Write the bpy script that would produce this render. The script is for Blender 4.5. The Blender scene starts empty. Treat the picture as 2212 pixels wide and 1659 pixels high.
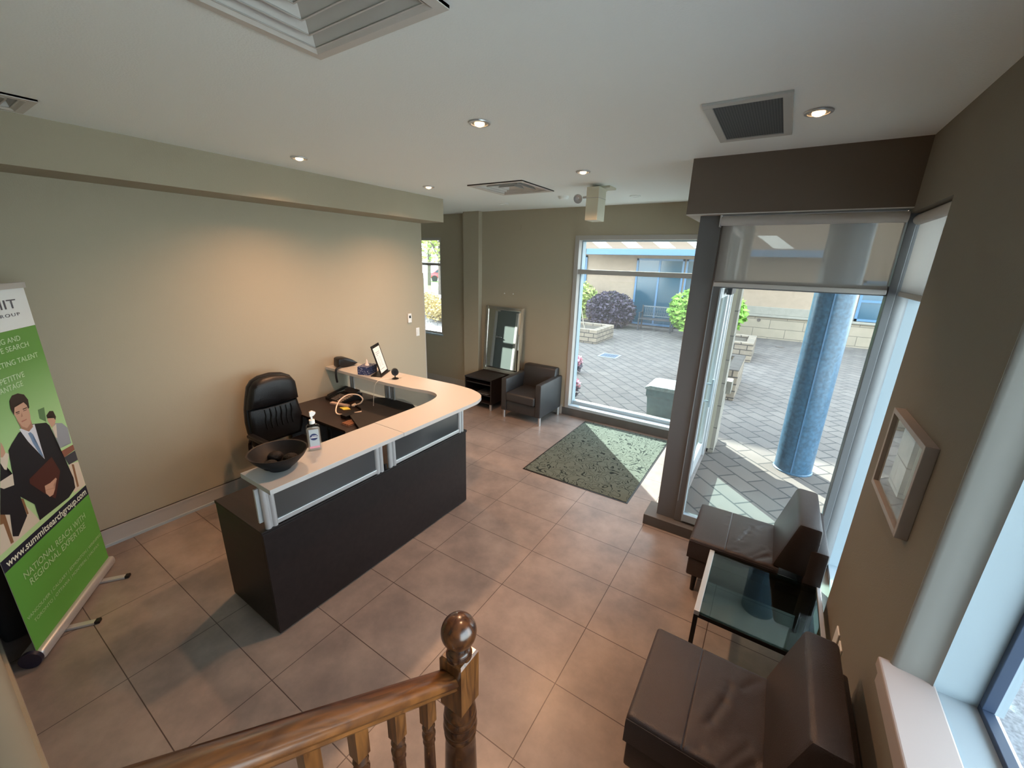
import bpy, bmesh, math, random
from mathutils import Vector, Matrix
random.seed(7)
sc = bpy.context.scene
COL = sc.collection

# ------------------------------------------------------------------ camera
R = ((0.8385373580863155, 0.54425140038471, 0.025406933559648515),
     (0.1784086859422492, -0.23021885215630578, -0.9566449816374896),
     (-0.5148062158462952, 0.8067153731590313, -0.2901462852336778))
CAM = Vector((2.023918313379017, -3.3839101962164366, 2.3054093789681316))
cd = bpy.data.cameras.new('camera'); cam = bpy.data.objects.new('camera', cd); COL.objects.link(cam)
cd.sensor_fit = 'HORIZONTAL'; cd.sensor_width = 36; cd.lens = 14.2843; cd.clip_start = .02; cd.clip_end = 400
m = Matrix.Identity(4)
for i in range(3):
    m[i][0] = R[0][i]; m[i][1] = -R[1][i]; m[i][2] = -R[2][i]; m[i][3] = CAM[i]
cam.matrix_world = m
sc.camera = cam

# ------------------------------------------------------------------ sky, sun, exposure
w = bpy.data.worlds.new('sky'); sc.world = w; w.use_nodes = True
nt = w.node_tree; nt.nodes.clear()
out = nt.nodes.new('ShaderNodeOutputWorld'); bg = nt.nodes.new('ShaderNodeBackground')
tc = nt.nodes.new('ShaderNodeTexCoord'); sp = nt.nodes.new('ShaderNodeSeparateXYZ'); rp = nt.nodes.new('ShaderNodeValToRGB')
nt.links.new(tc.outputs['Generated'], sp.inputs[0]); nt.links.new(sp.outputs['Z'], rp.inputs[0])
rp.color_ramp.elements[0].position = 0.0; rp.color_ramp.elements[0].color = (.97, .98, 1, 1)
rp.color_ramp.elements[1].position = .7; rp.color_ramp.elements[1].color = (.74, .85, 1, 1)
nt.links.new(rp.outputs[0], bg.inputs[0]); nt.links.new(bg.outputs[0], out.inputs[0])
SKY = 5.0
bg.inputs[1].default_value = SKY
sd = bpy.data.lights.new('sun', 'SUN'); sun = bpy.data.objects.new('sun', sd); COL.objects.link(sun)
sd.energy = 15.0; sd.angle = math.radians(.55); sd.color = (1, .95, .84)
el = math.radians(34.3); az = Vector((.687, -.727, 0)).normalized()
sdir = Vector((az.x*math.cos(el), az.y*math.cos(el), -math.sin(el)))
sun.rotation_euler = sdir.to_track_quat('-Z', 'Y').to_euler(); sun.location = (-20, 22, 20)
sc.view_settings.view_transform = 'Standard'; sc.view_settings.look = 'None'
sc.view_settings.gamma = 1; sc.view_settings.use_curve_mapping = False
sc.view_settings.exposure = 0.95
sc.cycles.max_bounces = 10; sc.cycles.diffuse_bounces = 6; sc.cycles.transparent_max_bounces = 24
sc.cycles.caustics_reflective = False; sc.cycles.sample_clamp_indirect = 4.0
sc.cycles.use_denoising = True

# ------------------------------------------------------------------ materials
MATS = {}
def node(nt, t, **k):
    n = nt.nodes.new(t)
    for a, b in k.items(): setattr(n, a, b)
    return n
def pbr(name, col, rough=.5, metal=0, spec=.5, var=0, scale=8, bump=0, bscale=60, trans=0, sheen=0, coat=0, stretch=None, col2=None, emit=None):
    """plain procedural surface: base colour modulated by noise, optional fine bump"""
    if name in MATS: return MATS[name]
    mt = bpy.data.materials.new(name); mt.use_nodes = True; nt = mt.node_tree
    b = nt.nodes['Principled BSDF']; MATS[name] = mt
    b.inputs['Roughness'].default_value = rough; b.inputs['Metallic'].default_value = metal
    b.inputs['Specular IOR Level'].default_value = spec
    b.inputs['Coat Weight'].default_value = coat
    c = (*col, 1); b.inputs['Base Color'].default_value = c
    tcn = node(nt, 'ShaderNodeTexCoord')
    vec = tcn.outputs['Object']
    if stretch:
        mp = node(nt, 'ShaderNodeMapping'); mp.inputs['Scale'].default_value = stretch
        nt.links.new(vec, mp.inputs[0]); vec = mp.outputs[0]
    if var or col2:
        n = node(nt, 'ShaderNodeTexNoise'); n.inputs['Scale'].default_value = scale; n.inputs['Detail'].default_value = 5
        r = node(nt, 'ShaderNodeValToRGB')
        c1 = tuple(max(0, x*(1-var)) for x in col); c2 = col2 or tuple(min(1, x*(1+var)) for x in col)
        r.color_ramp.elements[0].position = .32; r.color_ramp.elements[1].position = .68
        r.color_ramp.elements[0].color = (*c1, 1); r.color_ramp.elements[1].color = (*c2, 1)
        nt.links.new(vec, n.inputs[0]); nt.links.new(n.outputs[0], r.inputs[0]); nt.links.new(r.outputs[0], b.inputs['Base Color'])
    if bump:
        n2 = node(nt, 'ShaderNodeTexNoise'); n2.inputs['Scale'].default_value = bscale; n2.inputs['Detail'].default_value = 3
        bp = node(nt, 'ShaderNodeBump'); bp.inputs['Strength'].default_value = bump; bp.inputs['Distance'].default_value = .01
        nt.links.new(vec, n2.inputs[0]); nt.links.new(n2.outputs[0], bp.inputs['Height']); nt.links.new(bp.outputs[0], b.inputs['Normal'])
    if emit:
        b.inputs['Emission Color'].default_value = (*emit[0], 1); b.inputs['Emission Strength'].default_value = emit[1]
    return mt
def glass(name, tint=(.93, .98, 1), gloss=1.0, dust=0.0):
    if name in MATS: return MATS[name]
    mt = bpy.data.materials.new(name); mt.use_nodes = True; nt = mt.node_tree; nt.nodes.clear(); MATS[name] = mt
    o = node(nt, 'ShaderNodeOutputMaterial'); t = node(nt, 'ShaderNodeBsdfTransparent'); g = node(nt, 'ShaderNodeBsdfGlossy')
    t.inputs[0].default_value = (*tint, 1); g.inputs[0].default_value = (1, 1, 1, 1); g.inputs['Roughness'].default_value = .0
    f = node(nt, 'ShaderNodeFresnel'); f.inputs[0].default_value = 1.45
    ge = node(nt, 'ShaderNodeNewGeometry'); io = node(nt, 'ShaderNodeMapRange'); io.inputs[3].default_value = 1.45; io.inputs[4].default_value = 1/1.45
    nt.links.new(ge.outputs['Backfacing'], io.inputs[0]); nt.links.new(io.outputs[0], f.inputs[0])
    mm = node(nt, 'ShaderNodeMath', operation='MULTIPLY'); mm.inputs[1].default_value = gloss*.6; nt.links.new(f.outputs[0], mm.inputs[0])
    mx = node(nt, 'ShaderNodeMixShader'); nt.links.new(mm.outputs[0], mx.inputs[0]); nt.links.new(t.outputs[0], mx.inputs[1]); nt.links.new(g.outputs[0], mx.inputs[2])
    last = mx
    if dust:
        d = node(nt, 'ShaderNodeBsdfTranslucent'); d.inputs[0].default_value = (.9, .95, 1, 1)
        d2 = node(nt, 'ShaderNodeBsdfDiffuse'); d2.inputs[0].default_value = (.9, .95, 1, 1)
        a = node(nt, 'ShaderNodeMixShader'); a.inputs[0].default_value = .5; nt.links.new(d.outputs[0], a.inputs[1]); nt.links.new(d2.outputs[0], a.inputs[2])
        q = node(nt, 'ShaderNodeMixShader'); q.inputs[0].default_value = dust; nt.links.new(mx.outputs[0], q.inputs[1]); nt.links.new(a.outputs[0], q.inputs[2]); last = q
    nt.links.new(last.outputs[0], o.inputs[0]); return mt
def sheer(name, col, see=.35):
    mt = bpy.data.materials.new(name); mt.use_nodes = True; nt = mt.node_tree; nt.nodes.clear(); MATS[name] = mt
    o = node(nt, 'ShaderNodeOutputMaterial'); t = node(nt, 'ShaderNodeBsdfTransparent'); d = node(nt, 'ShaderNodeBsdfDiffuse'); l = node(nt, 'ShaderNodeBsdfTranslucent')
    t.inputs[0].default_value = (1, .97, .93, 1); d.inputs[0].default_value = (*col, 1); l.inputs[0].default_value = (*col, 1)
    a = node(nt, 'ShaderNodeMixShader'); a.inputs[0].default_value = .5; nt.links.new(d.outputs[0], a.inputs[1]); nt.links.new(l.outputs[0], a.inputs[2])
    q = node(nt, 'ShaderNodeMixShader'); q.inputs[0].default_value = see; nt.links.new(a.outputs[0], q.inputs[1]); nt.links.new(t.outputs[0], q.inputs[2])
    nt.links.new(q.outputs[0], o.inputs[0]); return mt
def brick(name, c1, c2, mortar, bw, bh, ms, off=.5, rot=(0, 0, 0), rough=.6, spec=.4, clouds=None, cs=2.5, bump=.3, plane='XY', shift=(0, 0, 0)):
    if name in MATS: return MATS[name]
    mt = bpy.data.materials.new(name); mt.use_nodes = True; nt = mt.node_tree; MATS[name] = mt
    b = nt.nodes['Principled BSDF']; b.inputs['Roughness'].default_value = rough; b.inputs['Specular IOR Level'].default_value = spec
    t = node(nt, 'ShaderNodeTexCoord'); vec = t.outputs['Object']
    if plane != 'XY':
        s = node(nt, 'ShaderNodeSeparateXYZ'); c = node(nt, 'ShaderNodeCombineXYZ'); nt.links.new(vec, s.inputs[0])
        if plane == 'XZ': nt.links.new(s.outputs[0], c.inputs[0])
        elif plane == 'YZ': nt.links.new(s.outputs[1], c.inputs[0])
        else:
            ad = node(nt, 'ShaderNodeMath', operation='ADD'); nt.links.new(s.outputs[0], ad.inputs[0]); nt.links.new(s.outputs[1], ad.inputs[1]); nt.links.new(ad.outputs[0], c.inputs[0])
        nt.links.new(s.outputs[2], c.inputs[1]); vec = c.outputs[0]
    mp = node(nt, 'ShaderNodeMapping'); mp.inputs['Rotation'].default_value = rot; mp.inputs['Location'].default_value = shift; nt.links.new(vec, mp.inputs[0])
    br = node(nt, 'ShaderNodeTexBrick'); br.offset = off; br.inputs['Scale'].default_value = 1
    br.inputs['Brick Width'].default_value = bw; br.inputs['Row Height'].default_value = bh; br.inputs['Mortar Size'].default_value = ms
    br.inputs['Mortar Smooth'].default_value = .2; br.inputs['Bias'].default_value = 0
    br.inputs['Color1'].default_value = (*c1, 1); br.inputs['Color2'].default_value = (*c2, 1); br.inputs['Mortar'].default_value = (*mortar, 1)
    nt.links.new(mp.outputs[0], br.inputs[0]); colo = br.outputs[0]
    if clouds:
        n = node(nt, 'ShaderNodeTexNoise'); n.inputs['Scale'].default_value = cs; n.inputs['Detail'].default_value = 8; n.inputs['Roughness'].default_value = .65
        nt.links.new(vec, n.inputs[0])
        r = node(nt, 'ShaderNodeValToRGB'); r.color_ramp.elements[0].position = .35; r.color_ramp.elements[1].position = .7
        r.color_ramp.elements[0].color = (*clouds[0], 1); r.color_ramp.elements[1].color = (*clouds[1], 1); nt.links.new(n.outputs[0], r.inputs[0])
        mx = node(nt, 'ShaderNodeMix', data_type='RGBA', blend_type='MULTIPLY'); mx.inputs[0].default_value = 1
        nt.links.new(colo, mx.inputs[6]); nt.links.new(r.outputs[0], mx.inputs[7]); colo = mx.outputs[2]
    nt.links.new(colo, b.inputs['Base Color'])
    if bump:
        bp = node(nt, 'ShaderNodeBump'); bp.invert = True; bp.inputs['Strength'].default_value = bump; bp.inputs['Distance'].default_value = .01
        nt.links.new(br.outputs['Fac'], bp.inputs['Height']); nt.links.new(bp.outputs[0], b.inputs['Normal'])
    return mt
def wood(name, dark, light, sc_=(6, 1, 1), rough=.3):
    mt = bpy.data.materials.new(name); mt.use_nodes = True; nt = mt.node_tree; b = nt.nodes['Principled BSDF']; MATS[name] = mt
    b.inputs['Roughness'].default_value = rough; b.inputs['Coat Weight'].default_value = .35; b.inputs['Coat Roughness'].default_value = .15
    t = node(nt, 'ShaderNodeTexCoord'); mp = node(nt, 'ShaderNodeMapping'); mp.inputs['Scale'].default_value = sc_
    n = node(nt, 'ShaderNodeTexNoise'); n.inputs['Scale'].default_value = 9; n.inputs['Detail'].default_value = 6; n.inputs['Distortion'].default_value = 1.2
    r = node(nt, 'ShaderNodeValToRGB'); r.color_ramp.elements[0].position = .33; r.color_ramp.elements[1].position = .66
    r.color_ramp.elements[0].color = (*dark, 1); r.color_ramp.elements[1].color = (*light, 1)
    nt.links.new(t.outputs['Object'], mp.inputs[0]); nt.links.new(mp.outputs[0], n.inputs[0]); nt.links.new(n.outputs[0], r.inputs[0]); nt.links.new(r.outputs[0], b.inputs['Base Color'])
    return mt

M_wall = pbr('wall_paint_taupe', (.37, .33, .25), .85, spec=.2, bump=.12, bscale=180)
M_ceil = pbr('ceiling_paint_white', (.89, .94, .935), .9, spec=.15, bump=.15, bscale=120)
M_soff = pbr('soffit_underside_paint', (.62, .61, .58), .85, spec=.2)
M_dark = pbr('bulkhead_paint_brown', (.165, .138, .115), .85, spec=.2, bump=.1, bscale=180)
M_trimg = pbr('greige_frame_paint', (.38, .36, .335), .55, spec=.35)
M_gfr = pbr('grey_window_frame', (.13, .135, .14), .5, spec=.4)
M_lfr = pbr('pale_window_frame', (.33, .40, .445), .4, spec=.4)  # blue tint paints the sky's reflection into the frame colour
M_curb = pbr('tile_curb_grey', (.085, .085, .082), .5, var=.12, scale=6)
M_tile = brick('floor_tile_taupe', (.235, .205, .190), (.215, .19, .177), (.055, .043, .04), .67, .4425, .0027, off=0, rough=.32, spec=.45,
               clouds=((.70, .69, .69), (1.22, 1.17, 1.13)), cs=2.6, bump=.25, shift=(0, .4425*10, 0))
M_pave = brick('paver_stone_grey', (.130, .109, .095), (.102, .085, .075), (.035, .032, .03), .36, .235, .011, off=.5, rot=(0, 0, math.radians(45)), rough=.85,
               clouds=((.85, .85, .85), (1.1, 1.08, 1.05)), cs=1.1, bump=.4)
M_asph = pbr('asphalt_grey', (.17, .17, .18), .9, var=.35, scale=60)
M_black = pbr('black_plastic', (.008, .008, .009), .38, spec=.35)
M_blackm = pbr('black_matte', (.010, .010, .011), .7)
M_esp = pbr('espresso_laminate', (.013, .009, .009), .45, spec=.3, var=.25, scale=3, stretch=(1, 8, 8))
M_white = pbr('white_laminate', (.42, .43, .43), .38, spec=.45, bump=.05, bscale=300)
M_alu = pbr('brushed_aluminium', (.62, .64, .66), .28, metal=.85)
M_alup = pbr('satin_aluminium', (.55, .56, .57), .4, metal=.6)
M_chrome = pbr('chrome', (.8, .8, .8), .08, metal=1)
M_leath = pbr('dark_brown_leather', (.034, .025, .024), .38, spec=.5, bump=.25, bscale=260, var=.15, scale=5)
M_gleath = pbr('charcoal_leather', (.030, .031, .033), .42, spec=.5, bump=.25, bscale=260)
M_bleath = pbr('black_leather', (.006, .006, .007), .36, spec=.42, bump=.2, bscale=200)
M_glass = glass('window_glass', (.90, .97, .98), 1.0, dust=.012)
M_tglass = glass('table_glass', (.54, .66, .62), 2.0)
M_dglass = glass('bottle_clear', (.92, .95, .97), 1.3)
M_stone = brick('limestone_blocks', (.25, .205, .15), (.22, .18, .135), (.10, .085, .065), .95, .30, .008, plane='XZ', rough=.85, clouds=((.9, .9, .88), (1.06, 1.04, 1.02)), cs=3, bump=.5)
M_stonev = brick('limestone_blocks_side', (.27, .24, .20), (.24, .215, .18), (.12, .11, .095), .7, .30, .008, plane='YZ', rough=.85, clouds=((.9, .9, .88), (1.06, 1.04, 1.02)), cs=3, bump=.5)
M_stucco = pbr('peach_stucco', (.255, .19, .135), .9, var=.05, scale=10, bump=.3, bscale=90)
M_cap = pbr('stone_cap', (.20, .18, .145), .8, var=.08, scale=8)
M_plant = brick('planter_block', (.22, .175, .13), (.16, .128, .098), (.055, .045, .038), .30, .13, .012, plane='XYZ', rough=.9, clouds=((.85, .84, .82), (1.1, 1.08, 1.05)), cs=7, bump=.9)
M_bluem = pbr('blue_painted_steel', (.05, .12, .21), .4, spec=.5, var=.10, scale=30)
M_colm = pbr('column_blue_paint', (.032, .082, .135), .33, spec=.45, var=.30, scale=28)
M_bwin = pbr('dark_blue_pane', (.010, .05, .08), .12, spec=.6)
M_teal = pbr('grey_teal_bin_plastic', (.045, .085, .095), .5, var=.2, scale=14)
M_soil = pbr('soil', (.06, .045, .03), .95)
M_bark = pbr('tree_bark', (.09, .07, .055), .95, var=.3, scale=12)
M_grass = pbr('grass_green', (.16, .32, .05), .9, var=.3, scale=6)
M_road = pbr('pale_concrete_path', (.62, .60, .56), .9, var=.05)
M_orange = wood('oak_stained', (.045, .015, .006), (.185, .068, .018), (5, .8, .8), .28)
M_oakv = wood('oak_stained_vertical', (.045, .015, .006), (.19, .070, .018), (5, 5, .5), .28)
M_oakt = wood('oak_stained_turned', (.022, .008, .005), (.10, .036, .012), (3, 3, 1.5), .25)
def leafmat(name, c, c2):
    m_ = pbr(name, c, .6, spec=.3, var=.2, scale=3, col2=c2)
    m_.node_tree.nodes['Principled BSDF'].inputs['Subsurface Weight'].default_value = 0
    return m_
M_lf1 = leafmat('leaf_bright_green', (.13, .30, .035), (.28, .46, .08))
M_lf2 = leafmat('leaf_purple', (.035, .024, .04), (.065, .048, .07))
M_lf3 = leafmat('leaf_yellow_green', (.22, .30, .06), (.42, .46, .14))
M_lf4 = leafmat('leaf_russet', (.30, .20, .06), (.48, .36, .14))
M_lf5 = leafmat('petal_pink', (.50, .16, .24), (.72, .36, .42))

# ------------------------------------------------------------------ mesh helpers
def bmn(): return bmesh.new()
def box(bm, x0, x1, y0, y1, z0, z1, bev=0, seg=2):
    b2 = bmesh.new()
    bmesh.ops.create_cube(b2, size=1)
    bmesh.ops.scale(b2, vec=(abs(x1-x0), abs(y1-y0), abs(z1-z0)), verts=b2.verts)
    if bev: bmesh.ops.bevel(b2, geom=list(b2.edges), offset=bev, segments=seg, affect='EDGES', profile=.5)
    bmesh.ops.translate(b2, vec=((x0+x1)/2, (y0+y1)/2, (z0+z1)/2), verts=b2.verts)
    join(bm, b2); return bm
def join(bm, b2):
    me = bpy.data.meshes.new('t'); b2.to_mesh(me); b2.free(); bm.from_mesh(me); bpy.data.meshes.remove(me)
def prism(bm, pts, z0, z1, axis='Z', bev=0):
    """extrude a plan polygon; axis Z: pts (x,y); Y: pts (x,z) ; X: pts (y,z)"""
    b2 = bmesh.new()
    def P(a, b, c): return {'Z': (a, b, c), 'Y': (a, c, b), 'X': (c, a, b)}[axis]
    lo = [b2.verts.new(P(a, b, z0)) for a, b in pts]; hi = [b2.verts.new(P(a, b, z1)) for a, b in pts]
    n = len(pts)
    b2.faces.new(lo[::-1]); b2.faces.new(hi)
    for i in range(n): b2.faces.new((lo[i], lo[(i+1) % n], hi[(i+1) % n], hi[i]))
    bmesh.ops.recalc_face_normals(b2, faces=b2.faces)
    if bev: bmesh.ops.bevel(b2, geom=list(b2.edges), offset=bev, segments=2, affect='EDGES', profile=.5)
    join(bm, b2); return bm
def cyl(bm, p0, p1, r, r2=None, n=20, caps=True):
    p0 = Vector(p0); p1 = Vector(p1); d = p1-p0; L = d.length
    b2 = bmesh.new(); bmesh.ops.create_cone(b2, cap_ends=caps, segments=n, radius1=r, radius2=r if r2 is None else r2, depth=L)
    q = d.to_track_quat('Z', 'Y').to_matrix().to_4x4()
    bmesh.ops.transform(b2, matrix=Matrix.Translation((p0+p1)/2) @ q, verts=b2.verts)
    join(bm, b2); return bm
def lathe(bm, prof, c, n=28, axis='Z', caps=True, sy=1.0):
    """prof: list of (r, z)"""
    b2 = bmesh.new(); rings = []
    for r, z in prof:
        rings.append([b2.verts.new((c[0]+r*math.cos(2*math.pi*i/n), c[1]+r*sy*math.sin(2*math.pi*i/n), c[2]+z)) for i in range(n)])
    for a, b in zip(rings, rings[1:]):
        for i in range(n): b2.faces.new((a[i], a[(i+1) % n], b[(i+1) % n], b[i]))
    if caps:
        b2.faces.new(rings[0][::-1]); b2.faces.new(rings[-1])
    bmesh.ops.recalc_face_normals(b2, faces=b2.faces)
    join(bm, b2); return bm
def tube(bm, pts, r, n=8):
    pts = [Vector(p) for p in pts]; b2 = bmesh.new(); rings = []
    for i, p in enumerate(pts):
        d = (pts[min(i+1, len(pts)-1)]-pts[max(i-1, 0)]).normalized()
        up = Vector((0, 0, 1)) if abs(d.z) < .9 else Vector((1, 0, 0))
        u = d.cross(up).normalized(); v = d.cross(u)
        rings.append([b2.verts.new(p+r*(u*math.cos(2*math.pi*k/n)+v*math.sin(2*math.pi*k/n))) for k in range(n)])
    for a, b in zip(rings, rings[1:]):
        for i in range(n): b2.faces.new((a[i], a[(i+1) % n], b[(i+1) % n], b[i]))
    b2.faces.new(rings[0][::-1]); b2.faces.new(rings[-1]); bmesh.ops.recalc_face_normals(b2, faces=b2.faces)
    join(bm, b2); return bm
def catmull(pts, k=8):
    pts = [Vector(p) for p in pts]; o = []
    q = [pts[0]]+pts+[pts[-1]]
    for i in range(1, len(q)-2):
        for j in range(k):
            t = j/k; a, b, c, d = q[i-1], q[i], q[i+1], q[i+2]
            o.append(.5*((2*b)+(c-a)*t+(2*a-5*b+4*c-d)*t*t+(3*b-a-3*c+d)*t**3))
    o.append(pts[-1]); return o
def ball(bm, c, r, s=(1, 1, 1), u=20, v=12):
    b2 = bmesh.new(); bmesh.ops.create_uvsphere(b2, u_segments=u, v_segments=v, radius=r)
    bmesh.ops.scale(b2, vec=s, verts=b2.verts); bmesh.ops.translate(b2, vec=c, verts=b2.verts); join(bm, b2); return bm
def quad(bm, pts):
    bm.faces.new([bm.verts.new(p) for p in pts]); return bm
def leaves(bm, c, rad, n, size, seed=1, shell=.6, sq=1.0):
    rnd = random.Random(seed)
    for _ in range(n):
        while True:
            p = Vector((rnd.uniform(-1, 1), rnd.uniform(-1, 1), rnd.uniform(-1, 1)))
            if shell < p.length < 1: break
        p = Vector((c[0]+p.x*rad[0], c[1]+p.y*rad[1], c[2]+p.z*rad[2]))
        a = Vector((rnd.gauss(0, 1), rnd.gauss(0, 1), rnd.gauss(0, .6))).normalized(); b = a.cross(Vector((rnd.gauss(0, 1), rnd.gauss(0, 1), rnd.gauss(0, 1)))).normalized()
        s = size*rnd.uniform(.6, 1.3)
        quad(bm, (p-a*s, p+b*s*.45*sq, p+a*s, p-b*s*.45*sq))
    return bm
def xf(bm, M): bmesh.ops.transform(bm, matrix=M, verts=bm.verts); return bm

def obj(name, bm, mat, parent=None, smooth=False, label=None, sub=0):
    me = bpy.data.meshes.new(name); bm.to_mesh(me); bm.free(); me.materials.append(mat)
    if smooth:
        for p in me.polygons: p.use_smooth = True
        try: me.set_sharp_from_angle(angle=math.radians(38))
        except Exception: pass
    o = bpy.data.objects.new(name, me); COL.objects.link(o)
    if parent is not None: attach(o, parent)
    if label: o['label'] = label
    return o
ROOTW = {}
def attach(o, parent):
    o.parent = parent
    o.matrix_parent_inverse = wm(parent).inverted()
def wm(o):
    m_ = o.matrix_basis.copy()
    if o.parent: m_ = wm(o.parent) @ o.matrix_parent_inverse @ m_
    return m_
def thing(name, label, cat, loc, group=None):
    o = bpy.data.objects.new(name, None); COL.objects.link(o); o.location = loc; o.empty_display_size = .1
    o['label'] = label; o['category'] = cat
    if group: o['group'] = group
    return o
def tag(o, label, cat, group=None, kind=None):
    o['label'] = label; o['category'] = cat
    if group: o['group'] = group
    if kind: o['kind'] = kind
    return o
def struct(name, bm, mat, parent=None, smooth=False):
    o = obj(name, bm, mat, parent, smooth)
    if parent is None: o['kind'] = 'structure'
    return o
def sthing(name, loc):
    o = bpy.data.objects.new(name, None); COL.objects.link(o); o.location = loc; o['kind'] = 'structure'; return o
def copy_tree(o, parent=None):
    c = o.copy(); COL.objects.link(c)
    if parent is not None: c.parent = parent; c.matrix_parent_inverse = o.matrix_parent_inverse.copy()
    for ch in [x for x in bpy.data.objects if x.parent == o and x != c]: copy_tree(ch, c)
    return c
def text(name, s, mat, parent, org, xdir, ydir, width=None, height=.03, align='L', off=.0008, bold=0, spacing=1):
    """lettering as thin mesh: org = lower-left corner (or right when align R), xdir reading direction, ydir up"""
    cu = bpy.data.curves.new('t', 'FONT'); cu.body = s; cu.size = 1; cu.extrude = .002; cu.offset = bold; cu.space_character = spacing
    to = bpy.data.objects.new('t', cu); COL.objects.link(to)
    dg = bpy.context.evaluated_depsgraph_get(); me = bpy.data.meshes.new_from_object(to.evaluated_get(dg))
    bpy.data.objects.remove(to); bpy.data.curves.remove(cu)
    xs = [v.co.x for v in me.vertices]; ys = [v.co.y for v in me.vertices]
    x0, x1, y0, y1 = min(xs), max(xs), min(min(ys), 0), max(ys)
    sy = height/.70; sx = sy if width is None else width/(x1-x0)
    X = Vector(xdir).normalized(); Y = Vector(ydir).normalized(); N = X.cross(Y)
    o0 = Vector(org)
    wdt = (x1-x0)*sx
    if align == 'R': o0 = o0-X*wdt
    if align == 'C': o0 = o0-X*wdt/2
    for v in me.vertices:
        p = o0+X*((v.co.x-x0)*sx)+Y*(v.co.y*sy)+N*(off+(v.co.z+.002)*.1)
        v.co = p
    me.materials.append(mat); o = bpy.data.objects.new(name, me); COL.objects.link(o)
    if parent is not None: attach(o, parent)
    return o
# =================================================================== THE ROOM
CZ = 3.035; WX = 2.587; LX = -2.208; BY = 2.16
b = bmn(); prism(b, [(-4.4, -7), (2.70, -7), (2.70, .11), (1.56, .11), (1.56, 2.40), (-4.4, 2.40)], -.25, 0); struct('floor', b, M_tile)
HOLES = [(-.82, -.247, .222, .808), (.43, .99, -2.845, -2.285), (-1.69, -1.39, -3.02, -2.72)]
b = bmn(); box(b, -4.5, 2.95, -7.1, 2.43, CZ+.10, CZ+.35)
xs_ = sorted({-4.5, 2.95} | {h[i] for h in HOLES for i in (0, 1)}); ys_ = sorted({-7.1, 2.43} | {h[i] for h in HOLES for i in (2, 3)})
for i in range(len(xs_)-1):
    for j in range(len(ys_)-1):
        cx_, cy_ = (xs_[i]+xs_[i+1])/2, (ys_[j]+ys_[j+1])/2
        if any(h[0] < cx_ < h[1] and h[2] < cy_ < h[3] for h in HOLES): continue
        box(b, xs_[i], xs_[i+1], ys_[j], ys_[j+1], CZ, CZ+.10)
bmesh.ops.remove_doubles(b, verts=b.verts, dist=1e-5)
seen = {}
for f in list(b.faces):
    k = tuple(sorted(v.index for v in f.verts))
b.verts.index_update(); dup = {}
for f in b.faces: dup.setdefault(tuple(sorted(v.index for v in f.verts)), []).append(f)
bmesh.ops.delete(b, geom=[f for fs in dup.values() if len(fs) > 1 for f in fs], context='FACES_ONLY')
struct('ceiling', b, M_ceil)
b = bmn(); box(b, LX-.15, LX, -3.455, .86, 0, CZ); struct('wall_left', b, M_wall)
sf = bmn(); box(sf, LX, -1.798, -3.455, .857, 2.762, CZ); box(sf, LX, -1.7985, -3.454, .8565, 2.757, 2.762)
struct('trim_1', sf, M_wall)
b = bmn(); box(b, LX-.15, 1.30, -3.605, -3.455, 0, CZ); struct('wall_near', b, M_wall)
# back wall with the tall window opening
b = bmn(); box(b, -2.157, -.52, BY, 2.43, 0, CZ); box(b, -.52, 1.335, BY, 2.43, 2.665, CZ); box(b, 1.335, 1.60, BY, 2.43, 0, CZ)
struct('wall_back', b, M_wall)
b = bmn(); box(b, -2.47, -2.157, 2.065, 2.43, 0, CZ); struct('wall_pilaster', b, M_wall)
# alcove behind the left wall, with the small window
b = bmn(); AX0, AX1, AZ0, AZ1 = -3.98, -3.13, .948, 2.664
box(b, -4.4, AX0, 2.25, 2.40, 0, CZ); box(b, AX1, -2.47, 2.25, 2.40, 0, CZ); box(b, AX0, AX1, 2.25, 2.40, 0, AZ0); box(b, AX0, AX1, 2.25, 2.40, AZ1, CZ)
struct('wall_alcove', b, M_wall)
b = bmn(); box(b, -4.4, -4.25, .86, 2.25, 0, CZ); box(b, -4.4, LX-.15, .71, .86, 0, CZ); struct('wall_alcove_side', b, M_wall)
# right wall, its backlit darkness put into a darker paint colour
b = bmn()
box(b, WX, 2.85, -1.71, -.685, 0, CZ); box(b, WX, 2.85, -3.9, -1.71, 0, .935); box(b, WX, 2.85, -7.0, -1.71, 2.65, CZ)
box(b, WX, 2.85, -7.0, -3.9, 0, 2.65); box(b, WX, 2.85, -.685, .16, 2.635, CZ); box(b, WX, 2.85, -.685, .16, 0, .10)
struct('wall_right', b, pbr('wall_paint_backlit_tone', (.225, .212, .180), .85, spec=.2, bump=.1, bscale=180))
b = bmn(); box(b, 1.0, 2.85, -7.1, -6.95, 0, CZ)
struct('wall_stair_end', b, M_wall)
b = bmn(); box(b, 1.15, 1.30, -7.0, -3.605, 0, CZ); struct('wall_stair_side', b, M_wall)
# dropped bulkhead over the corner window and door
b = bmn(); prism(b, [(1.333, .032), (WX, .032), (WX, .30), (1.62, .30), (1.62, BY), (1.333, BY)], 2.666, CZ); struct('trim_2', b, M_dark)
b = bmn(); prism(b, [(1.3335, .0325), (WX, .0325), (WX, .2995), (1.6195, .2995), (1.6195, BY), (1.3335, BY)], 2.660, 2.666); struct('trim_3', b, M_soff)
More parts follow.
